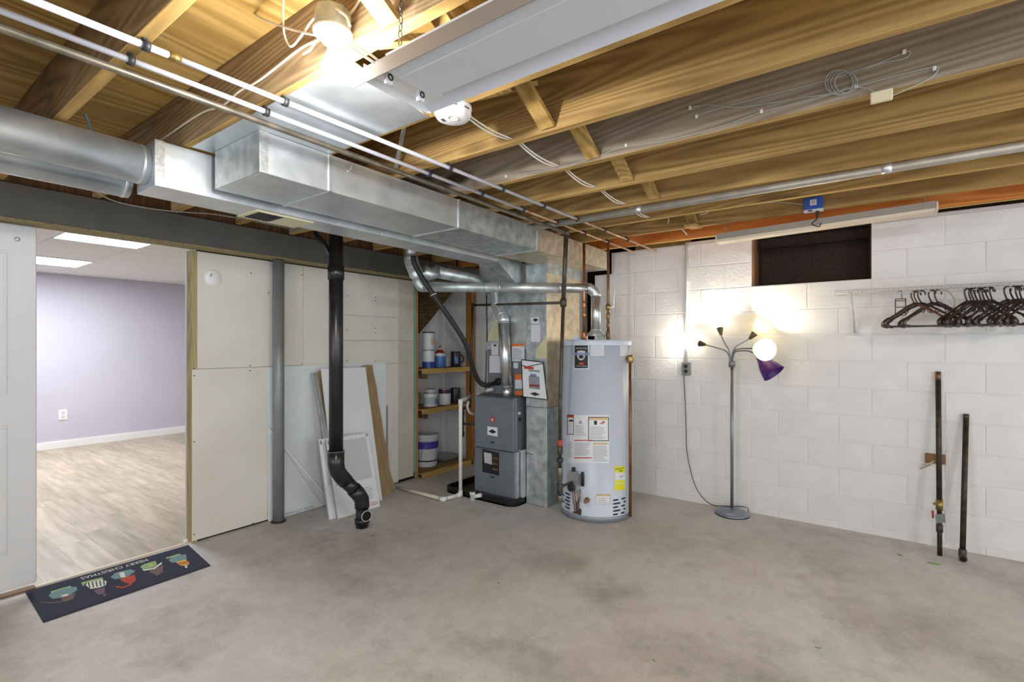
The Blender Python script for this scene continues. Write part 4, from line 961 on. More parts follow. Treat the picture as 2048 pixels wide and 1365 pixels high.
arms = [
 ([(1461, 726), (1456, 708), (1446, 700), (1426, 694), (1411, 690)], (1411, 690), (1398, 687.5), .02, 'shade_white', True),
 ([(1461.5, 726), (1458, 702), (1450, 688), (1444, 676), (1442, 669)], (1442, 670), (1438.5, 655), .03, 'shade_white', True),
 ([(1462, 726), (1466, 704), (1474, 692), (1486, 685), (1500, 677)], (1499, 678), (1509, 671), .03, 'shade_yellow', True),
 ([(1463, 726), (1467, 705), (1474, 699), (1486, 697.5), (1506, 697.5)], (1506, 697.5), (1519, 698.5), -.09, 'shade_yellow', True),
 ([(1463.5, 726), (1469, 706), (1478, 702.5), (1496, 702.5), (1511, 708)], (1511, 708), (1521, 717), -.10, 'shade_purple', False)]
for i, (pts, s0, s1, dx, smt, lit) in enumerate(arms):
    P = [lx(x, y, dx*t/4) for t, (x, y) in enumerate(pts)]
    am = MB().tube(smoothpath(P, 5), .0055, 10).build('gooseneck_arm', 'lamp_metal', fl_)
    a = lx(*s0, dx); b = lx(*s1, dx*1.25); dd = (b-a).normalized()
    if i == 0: dd = (dd+Vector((.35, 0, 0))).normalized()
    if i == 1: dd = (dd+Vector((.25, 0, 0))).normalized()
    if i == 2: dd = (dd+Vector((.1, 0, .35))).normalized()
    if i == 3: dd = (dd+Vector((-.9, 0, .0))).normalized()
    if i == 4: dd = ((lx(1541, 740, -.12)-lx(1511, 708, -.10)).normalized()+Vector((-.05, 0, 0))).normalized()
    MB().lathe([(.009, -.004), (.014, .01), (.027, .055), (.028, .06)], a, dd, 20).build('socket', 'lamp_socket', am)
    o = a+dd*.045
    sc_ = (.95, .85, 1., 1.05, 1.1)[i]
    cone([(r*sc_, z*sc_) for r, z in SH], o, dd, 'shade', smt, am)
    if lit:
        MB().lathe([(.010, 0), (.02, .03), (.026, .05), (.02, .07), (0, .076)], o, dd, 16, True, False).build('bulb', 'warm_glow', am)
        point('shade_lamp', o+dd*.105, LAMP_W, (1, .91, .78), .03, fl_)
# lamp cord
cd_ = thing('power_cord', 'thin black power cord hanging from the outlet to the lamp base', 'cord', lx(1367, 960))
MB().tube(smoothpath([onX(1367, 743, 4.485), onX(1370, 800, 4.48), onX(1372, 855, 4.48), onX(1374, 905, 4.48), onX(1386, 960, 4.47), onX(1402, 992, 4.46), onX(1424, 1010, 4.43), onX(1450, 1013, 4.40), onX(1485, 1014, 4.38), onX(1495, 1017, 4.30), onX(1497, 1025, 4.25)], 6), .0032, 8).build('cord_run', 'black_plastic', cd_)
MB().cbox(4.465, 4.488, onX(1367, 743, 4.48).y-.012, onX(1367, 743, 4.48).y+.012, 1.135, 1.16, .004).build('plug', 'black_plastic', cd_)
# conduit and outlet
ot = thing('outlet_box', 'grey metal outlet box with two black sockets on the block wall', 'outlet', (4.47, 1.355, 1.18))
oc = onX(1372, 738, 4.47)
MB().cbox(4.462, 4.499, oc.y-.036, oc.y+.036, oc.z-.058, oc.z+.058, .004).build('box', 'outlet_grey', ot)
for s in (-1, 1): MB().lathe([(.018, 0), (.018, .003)], (4.462, oc.y, oc.z+s*.022), (-1, 0, 0), 18).build('socket', 'black_plastic', ot)
cn = thing('conduit', 'white painted conduit rising from the outlet box up the block wall', 'conduit', (4.48, 1.35, 1.24))
MB().cyl((4.485, oc.y, oc.z+.058), (4.485, oc.y, 2.29), .0115, 14).build('conduit_pipe', 'block_paint', cn)
for z in (1.45, 1.95, 2.25): MB().cbox(4.483, 4.4995, oc.y-.022, oc.y+.022, z-.008, z+.008, .002).build('strap', 'block_paint', cn)

# fluorescent fixtures ------------------------------------------------------------
def chain(p0, p1, name, par, s=.011):
    p0, p1 = Vector(p0), Vector(p1); n = max(3, int((p1-p0).length/(s*1.75))); d = (p1-p0).normalized()
    m = MB()
    for i in range(n):
        c = p0+(p1-p0)*(i+.5)/n; w = Vector((1, 0, 0)) if i % 2 else Vector((0, 1, 0))
        m.tube([c+d*(s*1.1*math.sin(2*PI*k/10))+w*(s*.55*math.cos(2*PI*k/10)) for k in range(10)], s*.16, 5, closed=True)
    o = m.build(name, 'chain_steel', par); o['kind'] = 'stuff'; return o
f = thing('shop_light', 'empty white fluorescent shop light hung on a chain beside the bare bulb', 'light fixture', (.98, .4, 2.13))
xa_, xb_, ya_, yb_ = .862, 1.045, 1.13, -.12
B1(xa_, xa_+.002, yb_, ya_+.045, 2.105, 2.148).build('side_lip', 'fixture_side', f)
MB().poly([(xa_+.002, yb_, 2.148), (xa_+.002, ya_, 2.148), (xa_+.03, ya_, 2.16), (xa_+.03, yb_, 2.16)], (0, 0, .0015)).build('reflector_wing', 'fixture_white', f)
MB().cbox(xa_+.006, xa_+.05, yb_, ya_-.085, 2.1155, 2.16, .001).build('wiring_cover', 'fixture_white', f)
MB().cbox(xa_+.05, xb_, yb_, ya_-.085, 2.114, 2.18, .003).build('ballast_channel', 'fixture_white', f)
MB().cbox(xa_+.004, xb_+.06, ya_-.085, ya_-.002, 2.135, 2.15, .002).build('end_plate', 'detector_white', f)
MB().poly([(xb_, yb_, 2.16), (xb_+.07, yb_, 2.118), (xb_+.07, ya_, 2.118), (xb_, ya_, 2.16)], (0, 0, .002)).build('reflector_wing', 'fixture_white', f)
B1(xa_+.002, xb_+.06, ya_-.002, ya_, 2.112, 2.16).build('end_cap', 'detector_white', f)
for x in (xa_+.045, xb_-.02):
    MB().cbox(x-.012, x+.012, ya_-.06, ya_-.045, 2.105, 2.137, .003).build('tube_socket', 'detector_white', f)
    MB().torus((x, ya_-.061, 2.122), (1, 0, 0), (0, 0, 1), .0075, .0022, 14, 6).build('socket_ring', 'slot_dark', f)
chain(onX(800, 92, .90), onX(803, -12, .90), 'chain', f, .0105)
f = thing('shop_light', 'slim fluorescent shop light hung on two chains before the block wall', 'light fixture', (3.85, .3, 2.14))
def F(y, dz): t = (y-.926)/(-.299-.926); return Vector((3.85, y, 2.139+.036*t+dz))
A, Bq = F(.926, 0), F(-.299, 0); u = Bq-A
MB().slab(A+Vector((-.06, 0, .012)), u, (.12, 0, 0), (0, 0, .042)).build('housing', 'fixture_side', f)
MB().hexa([A+Vector((-.06, 0, .012)), Bq+Vector((-.06, 0, .012)), Bq+Vector((.06, 0, .012)), A+Vector((.06, 0, .012)), A+Vector((-.05, 0, -.004)), Bq+Vector((-.05, 0, -.004)), Bq+Vector((.05, 0, -.004)), A+Vector((.05, 0, -.004))]).build('diffuser', 'fixture_bottom', f)
for e in (A, Bq): MB().slab(e+Vector((-.062, -.004, -.006)), (.124, 0, 0), (0, .008, 0), (0, 0, .052)).build('end_cap', 'fixture_bottom', f)
for px, pt in ((1452, 428), (1846, 368)):
    b_ = onX(px, 450, 3.85); y = b_.y; z = F(y, .044).z
    chain((3.85, y, z), (3.80, y, 2.40), 'chain', f, .012)

# ================================================================== LEANING BOARDS
def onPl(px, py, p0, n): d = ray(px, py); o = Vector((0, 0, CAM_H)); return o+d*((Vector(p0)-o).dot(n)/d.dot(n))
gs = thing('drywall_sheet', 'pale grey half sheet of drywall propped flat against the panel wall behind the column', 'drywall', (2.6, 3.84, 0))
gx0, gx1 = 2.035, 3.20
MB().hexa([(gx0, 3.832, .004), (gx1, 3.832, .004), (gx1, 3.843, .004), (gx0, 3.843, .004), (gx0, 3.845, 1.215), (gx1, 3.845, 1.215), (gx1, 3.856, 1.215), (gx0, 3.856, 1.215)]).build('sheet', 'drywall_grey', gs)
p = onY(598, 1022, 3.83); text_mb('HMFRP-5217 ØB 0:9', plane_fn(p, (1, 0, 0), (0, .01, 1), .001), .26, .022).build('lettering', 'print_grey', gs)
B1(gx1-.004, gx1+.012, 3.826, 3.832, .34, .80).build('dark_edge_strip', 'print_grey', gs)
nn = Vector((0, 1.2, -.175)).normalized()
cbp = Vector((0, 3.63, 0))
cb_ = [onPl(x, y, cbp, nn) for x, y in ((631, 750), (640, 742), (722, 735), (728, 731), (745, 730), (747, 745), (753, 772), (757, 805), (764, 840), (768, 872), (776, 905), (779, 940), (786, 962), (789, 976), (780, 988))]
cb_[-1].z = .0; e = cb_[-1].copy(); e = Vector((2.55, cbp.y, 0)); cb_.append(Vector((cb_[-1].x-.1, cbp.y, 0))); cb_.append(e)
c_ = tag(MB().poly(cb_, nn*.008).build('cardboard_sheet', 'cardboard'), 'torn brown cardboard sheet leaning behind the white board and filters', 'cardboard')
wb_ = tag(MB().hexa([(2.47, 3.575, .0), (2.925, 3.56, .0), (2.925, 3.57, 0), (2.47, 3.585, 0), (2.45, 3.765, 1.185), (2.90, 3.765, 1.185), (2.90, 3.775, 1.185), (2.45, 3.775, 1.185)]).build('white_board', 'board_white'), 'tall narrow white board leaning between cardboard and air filters', 'board')
cs = thing('corner_bead', 'long thin metal corner bead leaning beside the cardboard', 'metal strip', (2.35, 3.5, 0))
a, b = onY(627, 747, 3.79), onY(655, 900, 3.62); d = (a-b).normalized(); base = b-d*(b.z/d.z)
MB().slab(base, a-base, (.03, 0, 0), (0, .003, 0)).build('flange', 'galv_shiny', cs); MB().slab(base, a-base, (.003, 0, 0), (0, .028, 0)).build('flange', 'galv_worn', cs)
def air_filter(label, BL, BR, up):
    BL, BR, up = Vector(BL), Vector(BR), Vector(up); u = BR-BL; nrm = u.cross(up).normalized(); t = .02
    o = thing('air_filter', label, 'air filter', (BL+BR)/2, 'furnace filters leaning against the boards')
    MB().slab(BL, u, -nrm*t, up).build('core', 'filter_mesh', o)
    for q in ((0, .07, 0, 1), (.93, 1, 0, 1), (.07, .93, 0, .40), (.07, .93, .95, 1)):
        MB().slab(BL+u*q[0]+up*q[2]+nrm*.001, u*(q[1]-q[0]), -nrm*(t+.002), up*(q[3]-q[2])).build('frame_board', 'label_white', o)
    fn = lambda a, b: BL+u*a+up*b+nrm*.003
    MB().add([fn(.42, .33), fn(.56, .33), fn(.56, .375), fn(.42, .375)], [(0, 1, 2, 3)]).build('orange_mark', 'print_orange', o)
    lines(fn, .66, .9, .13, .3, 6, 'fine_print', 'label_grey', o)
    c = BL+u*.87+up*.055; text_mb('HDX', plane_fn(c, -u, -up, .003), .065, .03).build('lettering', 'print_orange', o)
    MB().add([fn(.02, .93), fn(.06, .93), fn(.06, .98), fn(.02, .98)], [(0, 1, 2, 3)]).build('corner_mark', 'print_grey', o); MB().add([fn(.94, .95), fn(.98, .95), fn(.98, .99), fn(.94, .99)], [(0, 1, 2, 3)]).build('corner_mark', 'print_grey', o)
air_filter('white framed furnace air filter leaning foremost, just behind the black drain stack', (2.395, 3.455, 0), (2.80, 3.44, 0), (-.005, .157, .617))
air_filter('white framed furnace air filter mostly hidden behind another filter', (2.345, 3.495, 0), (2.75, 3.48, 0), (.0, .150, .62))
rd = tag(MB().tube([onY(533, 852, 3.85), onY(655, 996, 3.60)], .006, 8).build('thin_rod', 'pvc'), 'thin white rod leaning diagonally behind the steel column', 'rod')

# ================================================================== DOORMAT
mt = thing('doormat', 'dark navy doormat with five printed figures and upside-down holiday lettering', 'doormat', (1.05, 3.6, 0))
MB().poly([(.655, 3.845, .0005), (1.468, 3.83, .0005), (1.416, 3.37, .0005), (.637, 3.355, .0005)], (0, 0, .006)).build('mat_pad', 'mat_navy', mt)
def mpx(pts, name, mat, z=.0072): return MB().add([onZ(40+x/5.25, 1080+y/5.25, z) for x, y in pts], [tuple(range(len(pts)))]).build(name, mat, mt)
a, b = onZ(40+1335/5.25, 1080+212/5.25, .007), onZ(40+640/5.25, 1080+412/5.25, .007)
u = (b-a); L0 = u.length; u.normalize(); v = Vector((u.y, -u.x, 0)); v = v if v.y < 0 else -v
text_mb('MERRY CHRISTMAS', lambda s, t: (a+b)/2+u*s+v*t+Vector((0, 0, .0005)), L0, .045).build('lettering', 'mat_white', mt)
mpx([(300, 590), (330, 550), (420, 520), (520, 500), (590, 495), (602, 530), (520, 585), (420, 612), (340, 622)], 'printed_figure', 'mat_teal')
mpx([(320, 545), (420, 515), (530, 485), (540, 497), (420, 530), (330, 560)], 'printed_hat', 'mat_green', .0078); mpx([(430, 590), (470, 575), (512, 572), (500, 590), (450, 600)], 'printed_beard', 'mat_white', .0078); mpx([(430, 612), (590, 555), (560, 622), (480, 652), (440, 648)], 'printed_coat', 'mat_brown', .0075); mpx([(220, 650), (330, 660), (440, 645), (440, 655), (330, 670), (220, 660)], 'printed_tail', 'mat_brown')
mpx([(690, 480), (710, 445), (770, 425), (860, 415), (910, 440), (900, 480), (840, 502), (740, 518)], 'printed_figure', 'mat_white')
for i in range(5): mpx([(712+i*40, 450-i*6), (724+i*40, 447-i*6), (740+i*38, 508-i*7), (728+i*38, 511-i*7)], 'printed_stripe', 'mat_navy', .0078)
mpx([(640, 450), (860, 395), (875, 415), (700, 450), (660, 490)], 'printed_hat', 'mat_green', .0076); mpx([(770, 530), (890, 500), (890, 560), (830, 582), (800, 560)], 'printed_coat', 'mat_plum'); mpx([(870, 572), (910, 565), (900, 590), (880, 600)], 'printed_foot', 'mat_plum')
mpx([(950, 395), (1000, 348), (1160, 312), (1212, 330), (1130, 392), (1000, 418)], 'printed_figure', 'mat_teal'); mpx([(1040, 350), (1090, 340), (1110, 390), (1060, 400)], 'printed_beard', 'mat_white', .0078)
mpx([(1050, 412), (1205, 368), (1218, 430), (1160, 468), (1080, 442)], 'printed_coat', 'mat_red', .0075); mpx([(1000, 486), (1080, 498), (1170, 462), (1180, 470), (1080, 512), (1010, 500)], 'printed_tail', 'mat_red', .0077)
mpx([(1260, 285), (1300, 258), (1420, 222), (1440, 262), (1400, 292), (1290, 312)], 'printed_figure', 'mat_green'); mpx([(1285, 315), (1400, 298), (1490, 235), (1490, 255), (1410, 310), (1300, 328)], 'printed_beard', 'mat_white', .0078); mpx([(1345, 268), (1390, 258), (1392, 272), (1350, 280)], 'printed_button', 'mat_yellow', .0078); mpx([(1350, 335), (1500, 268), (1502, 340), (1440, 378)], 'printed_coat', 'mat_brown', .0075)
mpx([(1560, 215), (1600, 180), (1740, 152), (1752, 195), (1660, 238), (1590, 240)], 'printed_figure', 'mat_teal'); mpx([(1528, 190), (1680, 145), (1690, 160), (1540, 202)], 'printed_hat', 'mat_green', .0078); mpx([(1640, 238), (1742, 205), (1782, 250), (1745, 278), (1680, 272)], 'printed_coat', 'mat_yellow', .0076)
for i in range(2): mpx([(1655+i*14, 246+i*14), (1760+i*8, 220+i*18), (1766+i*8, 230+i*18), (1662+i*14, 255+i*14)], 'printed_stripe', 'mat_red', .008)
mpx([(1730, 280), (1760, 275), (1755, 295), (1735, 298)], 'printed_foot', 'mat_white')
ds = onZ(375, 1082, .01); tag(MB().lathe([(.011, 0), (.013, .005), (.013, .03), (.01, .034)], ds, (-.7, -.5, .2), 12).build('door_stop', 'detector_white'), 'tiny white door stop lying at the foot of the jamb', 'door stop')

# ================================================================== PAINT SHELF
def can(name, label, cat, px, py, z, r, h, body, band=None, lid='can_lid', squash=1.):
    p = onY(px, py, 3.93); p = Vector((p.x, 3.93, z)); o = thing(name, label, cat, p)
    MB().lathe([(r*.97, 0), (r, .004), (r, h-.004), (r*.97, h)], p, n=28).build('body', body, o)
    MB().lathe([(r*1.015, h-.01), (r*1.02, h-.006), (r*1.015, h), (r*.9, h+.001), (r*.88, h-.003)], p, n=28).build('lid', lid, o)
    if band: MB().lathe([(r*1.004, h*band[0]), (r*1.004, h*band[1])], p, n=28, closed_ends=False).build('paper_band', band[2], o)
    return o, p
S1, S2, S0 = 1.136, .716, .05
_, pa = can('paint_can', 'blue and white paint can on the upper shelf with another can stacked on it', 'paint can', 857, 735, S1, .068, .20, 'can_white', (.02, .35, 'can_blue'))
o = thing('paint_can', 'pale grey paint can stacked on top of the blue one', 'paint can', pa+UP*.2015)
q = pa+UP*.2015; MB().lathe([(.065, 0), (.067, .004), (.067, .186), (.065, .19)], q, n=28).build('body', 'can_white', o); MB().lathe([(.0685, .18), (.069, .186), (.067, .192), (.06, .191)], q, n=28).build('lid', 'print_black', o); sticker(lambda a, w: q+Vector((math.sin(a)*.0677, -math.cos(a)*.0677, w)), -.3, .35, .05, .12, 'yellow_spot', 'print_tan', o, n=5)
_, pb = can('paint_can', 'sky blue tub with a red nozzle bottle on the upper shelf', 'paint can', 880, 731, S1, .06, .17, 'can_sky', (.75, 1.0, 'can_white'), 'bottle_red')
bt = thing('nozzle_bottle', 'small red pointed nozzle standing on the sky blue tub', 'bottle', pb+UP*.1715); MB().lathe([(.045, 0), (.045, .01), (.018, .03), (.007, .07), (0, .074)], pb+UP*.1715, n=18).build('nozzle', 'bottle_red', bt); MB().lathe([(.02, .0285), (.0185, .032), (.0125, .05), (.011, .05)], pb+UP*.1715, n=18, closed_ends=False).build('nozzle_band', 'can_white', bt)
o, pq = can('paint_jug', 'dark navy handled paint jug on the upper shelf near the orange post', 'paint jug', 911, 727, S1, .056, .175, 'can_navy', None, 'print_black')
MB().torus(pq+Vector((.06, -.02, .09)), (1, -.3, 0), UP, .045, .008, 16, 8).build('handle', 'can_navy', o); sticker(lambda a, w: pq+Vector((math.sin(a)*.0567, -math.cos(a)*.0567, w)), -.9, -.35, .04, .11, 'pale_label', 'can_sky', o, n=4)
bx_ = onY(897, 728, 3.99); tag(MB().cbox(bx_.x-.03, bx_.x+.03, bx_.y, bx_.y+.05, S1, S1+.11, .004).build('white_carton', 'can_white'), 'small white carton between the sky blue tub and navy jug', 'carton')
o, pj_ = can('paint_tub', 'square-shouldered white plastic paint tub with grey lid on the lower shelf', 'paint tub', 861, 813, S2, .078, .15, 'can_white', (.2, .7, 'label_grey'), 'can_lid')
sticker(lambda a, w: pj_+Vector((math.sin(a)*.0787, -math.cos(a)*.0787, w)), -.1, .8, .025, .085, 'print_patch', 'print_blue', o, n=6); MB().lathe([(.06, .15), (.062, .155), (.062, .185), (.055, .19)], pj_, n=24).build('cap', 'label_grey', o)
can('paint_can', 'white paint can with a plum coloured top band on the lower shelf', 'paint can', 889, 807, S2, .07, .18, 'can_white', (.7, .97, 'can_plum'))
can('paint_can', 'dark green-black paint can on the lower shelf', 'paint can', 910, 803, S2, .055, .175, 'can_dark', None, 'can_dark')
p = onZ(853, 932, S0); p = Vector((p.x+.02, p.y+.02, S0)); o = thing('bucket', 'white plastic bucket with purple printed band on the shelf floor', 'bucket', p)
MB().lathe([(.115, 0), (.118, .01), (.135, .33), (.14, .335), (.14, .35), (.133, .355), (.128, .34)], p, n=32).build('body', 'can_white', o); MB().lathe([(.1285, .2), (.1335, .28)], p, n=32, closed_ends=False).build('purple_band', 'print_purple', o); MB().lathe([(.122, .06), (.123, .075)], p, n=32, closed_ends=False).build('dark_line', 'can_navy', o)
for z in (.30, .32): MB().torus(p+UP*z, (1, 0, 0), (0, 1, 0), .1365, .004, 32, 6).build('rib', 'can_white', o)
MB().torus(p+UP*.15+Vector((0, -.06, 0)), (1, 0, 0), (0, -.35, 1), .135, .003, 24, 6).build('wire_handle', 'cable_grey', o)
p = onZ(898, 922, S0); o = thing('paint_tray', 'shallow grey paint tray lying beside the white bucket', 'tray', p+Vector((.05, .1, 0)))
MB().hexa([p+Vector((-.09, .0, .005)), p+Vector((.2, .0, .005)), p+Vector((.2, .25, .005)), p+Vector((-.09, .25, .005)), p+Vector((-.11, -.02, .05)), p+Vector((.22, -.02, .035)), p+Vector((.22, .27, .035)), p+Vector((-.11, .27, .05))]).build('tray_body', 'tray_grey', o); MB().slab(p+Vector((-.1, -.015, .0)), (.3, 0, 0), (0, .27, 0), (0, 0, .012)).build('tray_foot', 'slot_dark', o)

# ================================================================== WIRE SHELF AND HANGERS
RX, RZ = 4.2, 1.735
ws = thing('wire_shelf', 'long white wire closet shelf fixed to the block wall', 'shelf', (4.4, -.6, 1.74))
for x, z in ((RX, RZ), (RX, RZ+.035), (RX+.1, RZ+.04), (RX+.28, RZ+.04)): MB().cyl((x, .225, z), (x, -1.7, z), .0035, 8).build('rod', 'wire_white', ws)
m = MB()
for i in range(76): y = .22-i*.0254; m.tube([(RX, y, RZ), (RX, y, RZ+.036), (RX+.28, y, RZ+.043)], .0016, 5)
m.build('cross_wires', 'wire_white', ws)['kind'] = 'stuff'
for y in (.13, -.95):
    MB().tube([(RX+.01, y, RZ+.02), onX(1710, 668, 4.495) if y > 0 else (4.495, y, 1.47)], .0065, 8).build('brace', 'wire_white', ws)
    e = onX(1710, 668, 4.495) if y > 0 else Vector((4.495, y, 1.47)); MB().cbox(4.485, 4.499, e.y-.015, e.y+.015, e.z-.015, e.z+.015, .003).build('brace_clip', 'wire_white', ws)
def hanger_mb(r=.0052):
    m = MB()
    hk = [(-.021*math.cos(a), .021*math.sin(a)) for a in [math.radians(-20+200*i/10) for i in range(11)]]
    pth = [Vector((0, u, z-.021+.004)) for u, z in hk]+[Vector((0, .019, -.035)), Vector((0, .009, -.06)), Vector((0, .0, -.078))]
    m.tube(smoothpath(pth, 2), .0046, 8)
    for s in (-1, 1):
        m.tube(smoothpath([Vector((0, 0, -.078)), Vector((0, s*.06, -.105)), Vector((0, s*.13, -.15)), Vector((0, s*.18, -.18)), Vector((0, s*.203, -.2)), Vector((0, s*.2, -.222)), Vector((0, s*.17, -.228))], 3), [.0095]*3+[.0068]*6+[.012]*6+[.009]*4, 8)
        m.tube(smoothpath([Vector((0, s*.075, -.118)), Vector((0, s*.08, -.135)), Vector((0, s*.092, -.14)), Vector((0, s*.1, -.13))], 3), .0028, 6)
    m.tube([(0, -.175, -.2275), (0, .175, -.2275)], r, 8)
    return m
hme = hanger_mb().mesh('clothes_hanger'); hme.materials.append(MATS['hanger_dark'])
hmb = hanger_mb().mesh('clothes_hanger'); hmb.materials.append(MATS['hanger_brown'])
def hang(px, rz, me, label, group):
    p = onX(px, 586, RX); o = bpy.data.objects.new('clothes_hanger', me); COL.objects.link(o); o.location = (RX, p.y, RZ+.0035); o.rotation_euler = (0, 0, math.radians(rz)); tag(o, label, 'hanger', group)
lab1 = 'dark plastic hanger in the loose bunch at the free end of the wire shelf'
for px, rz in ((1835, 32), (1864, -38), (1876, 30), (1843, -30)): hang(px, rz, hme, lab1, 'loose hangers on the wire shelf')
hang(1829, -36, hmb, 'plastic hanger at the shelf end, toned brown for the lamp light', None)  # same hanger in a browner tone, lamp light put into the colour
lab2 = 'dark plastic hanger packed in the dense row further along the wire shelf'
for i, px in enumerate((1935, 1943, 1949, 1956, 1963, 1970, 1979, 1985, 2015, 2028, 2037, 2044, 2058, 2066)): hang(px, (44, 50, 40, -48, 52, 46, -42, 50, 38, -46, 44, 52, 40, 48)[i], hme, lab2, 'packed hangers on the wire shelf')
p = onX(1801, 590, RX); sk = thing('skirt_hanger', 'brown ladder-shaped multi-bar hanger at the end of the wire shelf', 'hanger', (RX, p.y, RZ))
yy = p.y; m = MB()
m.tube(smoothpath([(RX, yy+.012, RZ+.0), (RX, yy+.006, RZ+.012), (RX, yy-.006, RZ+.008), (RX, yy-.006, RZ-.04)], 3), .0025, 6); m.build('hook', 'hanger_brown', sk)
for s in (-.027, .027): MB().cyl((RX, yy+s, RZ-.04), (RX, yy+s, RZ-.15), .003, 8).build('side_rail', 'hanger_brown', sk)
for z in (-.04, -.052, -.095, -.15): MB().cyl((RX, yy-.027, RZ+z), (RX, yy+.027, RZ+z), .003, 8).build('bar', 'hanger_brown', sk)
whg = thing('wire_hanger', 'thin gold wire hanger bent out between the two bunches of hangers', 'hanger', (RX, onX(1895, 590, RX).y, RZ))
MB().tube(smoothpath([onX(x, y, RX-.005) for x, y in ((1884, 580), (1897, 584), (1908, 598), (1909, 612), (1900, 625), (1888, 640))], 4), .002, 6).build('wire', 'hanger_gold', whg); MB().tube([onX(x, y, RX-.005) for x, y in ((1906, 617), (1914, 635), (1922, 648))], .0018, 6).build('wire_leg', 'hanger_gold', whg)

# ================================================================== LEANING PIPES
def leanpipe(label, a, b, r):
    o = thing('leaning_pipe', label, 'pipe', a); a, b = Vector(a), Vector(b); return o, a, b, (b-a).normalized()
o, a, b, d = leanpipe('long rusty black pipe with a valve leaning against the block wall', (4.315, -.352, .0), (4.483, -.357, 1.205), .0155)
MB().tube([a, a+d*.30], .0135, 14).build('lower_pipe', 'rust_pipe', o); MB().tube([a+d*.30, b], .0155, 14).build('upper_pipe', 'rust_pipe', o)
for t0, t1, r, mt_ in ((.15, .2, .019, 'iron_pipe'), (.29, .36, .0195, 'brass'), (1.16, 1.215, .016, 'copper_dull')): MB().tube([a+d*t0, a+d*t1], r, 14).build('fitting', mt_, o)
vv = a+d*.33; MB().cyl(vv, vv+Vector((-.01, .03, 0)), .009).build('valve_stem', 'brass', o)
MB().slab(a+d*.21+Vector((-.03, .02, 0)), (.012, -.045, .012), (0, -.004, -.0), (-.012, .005, .06)).build('grey_tag', 'outlet_grey', o); MB().slab(a+d*.235+Vector((-.012, .04, 0)), (0, -.013, 0), (.003, 0, 0), (.003, .002, .05)).build('red_tag', 'valve_red', o)
o, a, b, d = leanpipe('shorter plain rusty pipe with an elbow foot leaning against the block wall', (4.302, -.462, .02), (4.483, -.50, .925), .0155)
MB().tube([a, b], .0155, 14).build('pipe_run', 'rust_pipe', o); MB().tube([b-d*.03, b], .0162, 14).build('thread', 'iron_pipe', o)
MB().tube(smoothpath([a+d*.05, a+UP*.006, a+Vector((-.035, .0, .0))], 4), .021, 14).build('elbow', 'iron_pipe', o); MB().lathe([(.0145, 0), (.0145, .001)], a+Vector((-.036, 0, 0)), (-1, 0, 0), 14).build('elbow_mouth', 'void_black', o)
pc0 = onX(1869, 918, 4.49); o = thing('wall_block', 'small brown wooden block with loose wires fixed to the block wall behind the long pipe', 'wood block', pc0)
MB().cbox(4.482, 4.4995, pc0.y-.058, pc0.y+.05, pc0.z-.033, pc0.z+.033, .002).build('block_body', 'bronze_wood', o)
for k in range(3): MB().tube([(4.48, pc0.y+.0, pc0.z-.012), (4.47, pc0.y+.03, pc0.z-.03-.008*k), (4.475, pc0.y+.065+.008*k, pc0.z-.05-.015*k)], .0025, 6).build('loose_wire', ['print_tan', 'cable_white', 'hanger_gold'][k], o)

# ================================================================== CEILING DETAILS
sd = thing('smoke_detector', 'round white smoke detector on the underside of a joist', 'smoke detector', (1.345, 1.244, JB))
sc0 = Vector((1.345, 1.244, JB))
MB().lathe([(.0, 0), (.068, 0), (.069, -.012), (.067, -.014)], sc0, n=40, closed_ends=False).build('mounting_base', 'detector_white', sd)
MB().lathe([(.067, -.014), (.067, -.03), (.058, -.044), (.045, -.047), (0, -.048)], sc0, n=40, closed_ends=False).build('cover', 'detector_white', sd)
for k in range(8):
    an = k*PI/4; q = [(sc0+Vector((math.cos(an+t*.09)*.0675, math.sin(an+t*.09)*.0675, -.021))) for t in (-2, -1, 0, 1, 2)]; MB().tube(q, .0022, 6).build('vent_slot', 'slot_dark', sd)
MB().torus(sc0+Vector((-.01, -.01, -.0475)), (1, 0, 0), (0, 1, 0), .016, .002, 20, 6, 1.3).build('test_button', 'detector_white', sd); 
for k in range(3): MB().slab(sc0+Vector((-.03, .022+k*.005, -.0485)), (.022, .004, 0), (0, .002, 0), (0, 0, .002)).build('grille_line', 'slot_dark', sd)
db = thing('detector_base', 'round white detector mounting plate on the cream panel wall', 'mounting plate', (1.632, YL, 1.87))
p = onY(426, 556, YL-.003); MB().lathe([(.055, 0), (.055, .006), (.05, .01), (0, .01)], p+Vector((0, .003, 0)), (0, -1, 0), 32, closed_ends=False).build('plate', 'detector_white', db)
MB().slab(p+Vector((-.026, -.0085, .008)), (.012, 0, .022), (.008, 0, -.004), (0, .002, 0)).build('connector', 'print_grey', db)
# cable through the joists
jc = thing('joist_cable', 'pair of white electrical cables threaded through the joists from the smoke detector', 'cable', (2.2, 1.26, 2.28))
zc = 2.285; prev = None
for k in range(-1, 4):
    x0, x1 = JX[k]+.036, JX[k+1]+.002
    for dy, sg_ in ((0, .018), (.012, .026)):
        MB().tube(smoothpath([(x0, 1.275+dy, zc+.02), ((x0*2+x1)/3, 1.268+dy, zc-sg_*.5), ((x0+2*x1)/3, 1.262+dy, zc-sg_), (x1, 1.258+dy, zc-.01)], 4), .0036, 8).build('cable_run', 'cable_white', jc)
def wire(label, name, mat, x, pts, r=.0022, smooth=5):
    o = thing(name, label, 'cable', onX(*pts[0], x)); MB().tube(smoothpath([onX(a, b, x) for a, b in pts], smooth), r, 6).build('cable_run', mat, o); return o
wire('grey cable stapled along the face of the joist with the bare bulb', 'stapled_cable', 'cable_white', .911, ((722, -5), (700, 28), (645, 75), (600, 98), (520, 160), (480, 182), (445, 212), (400, 228), (320, 282)), .0042)
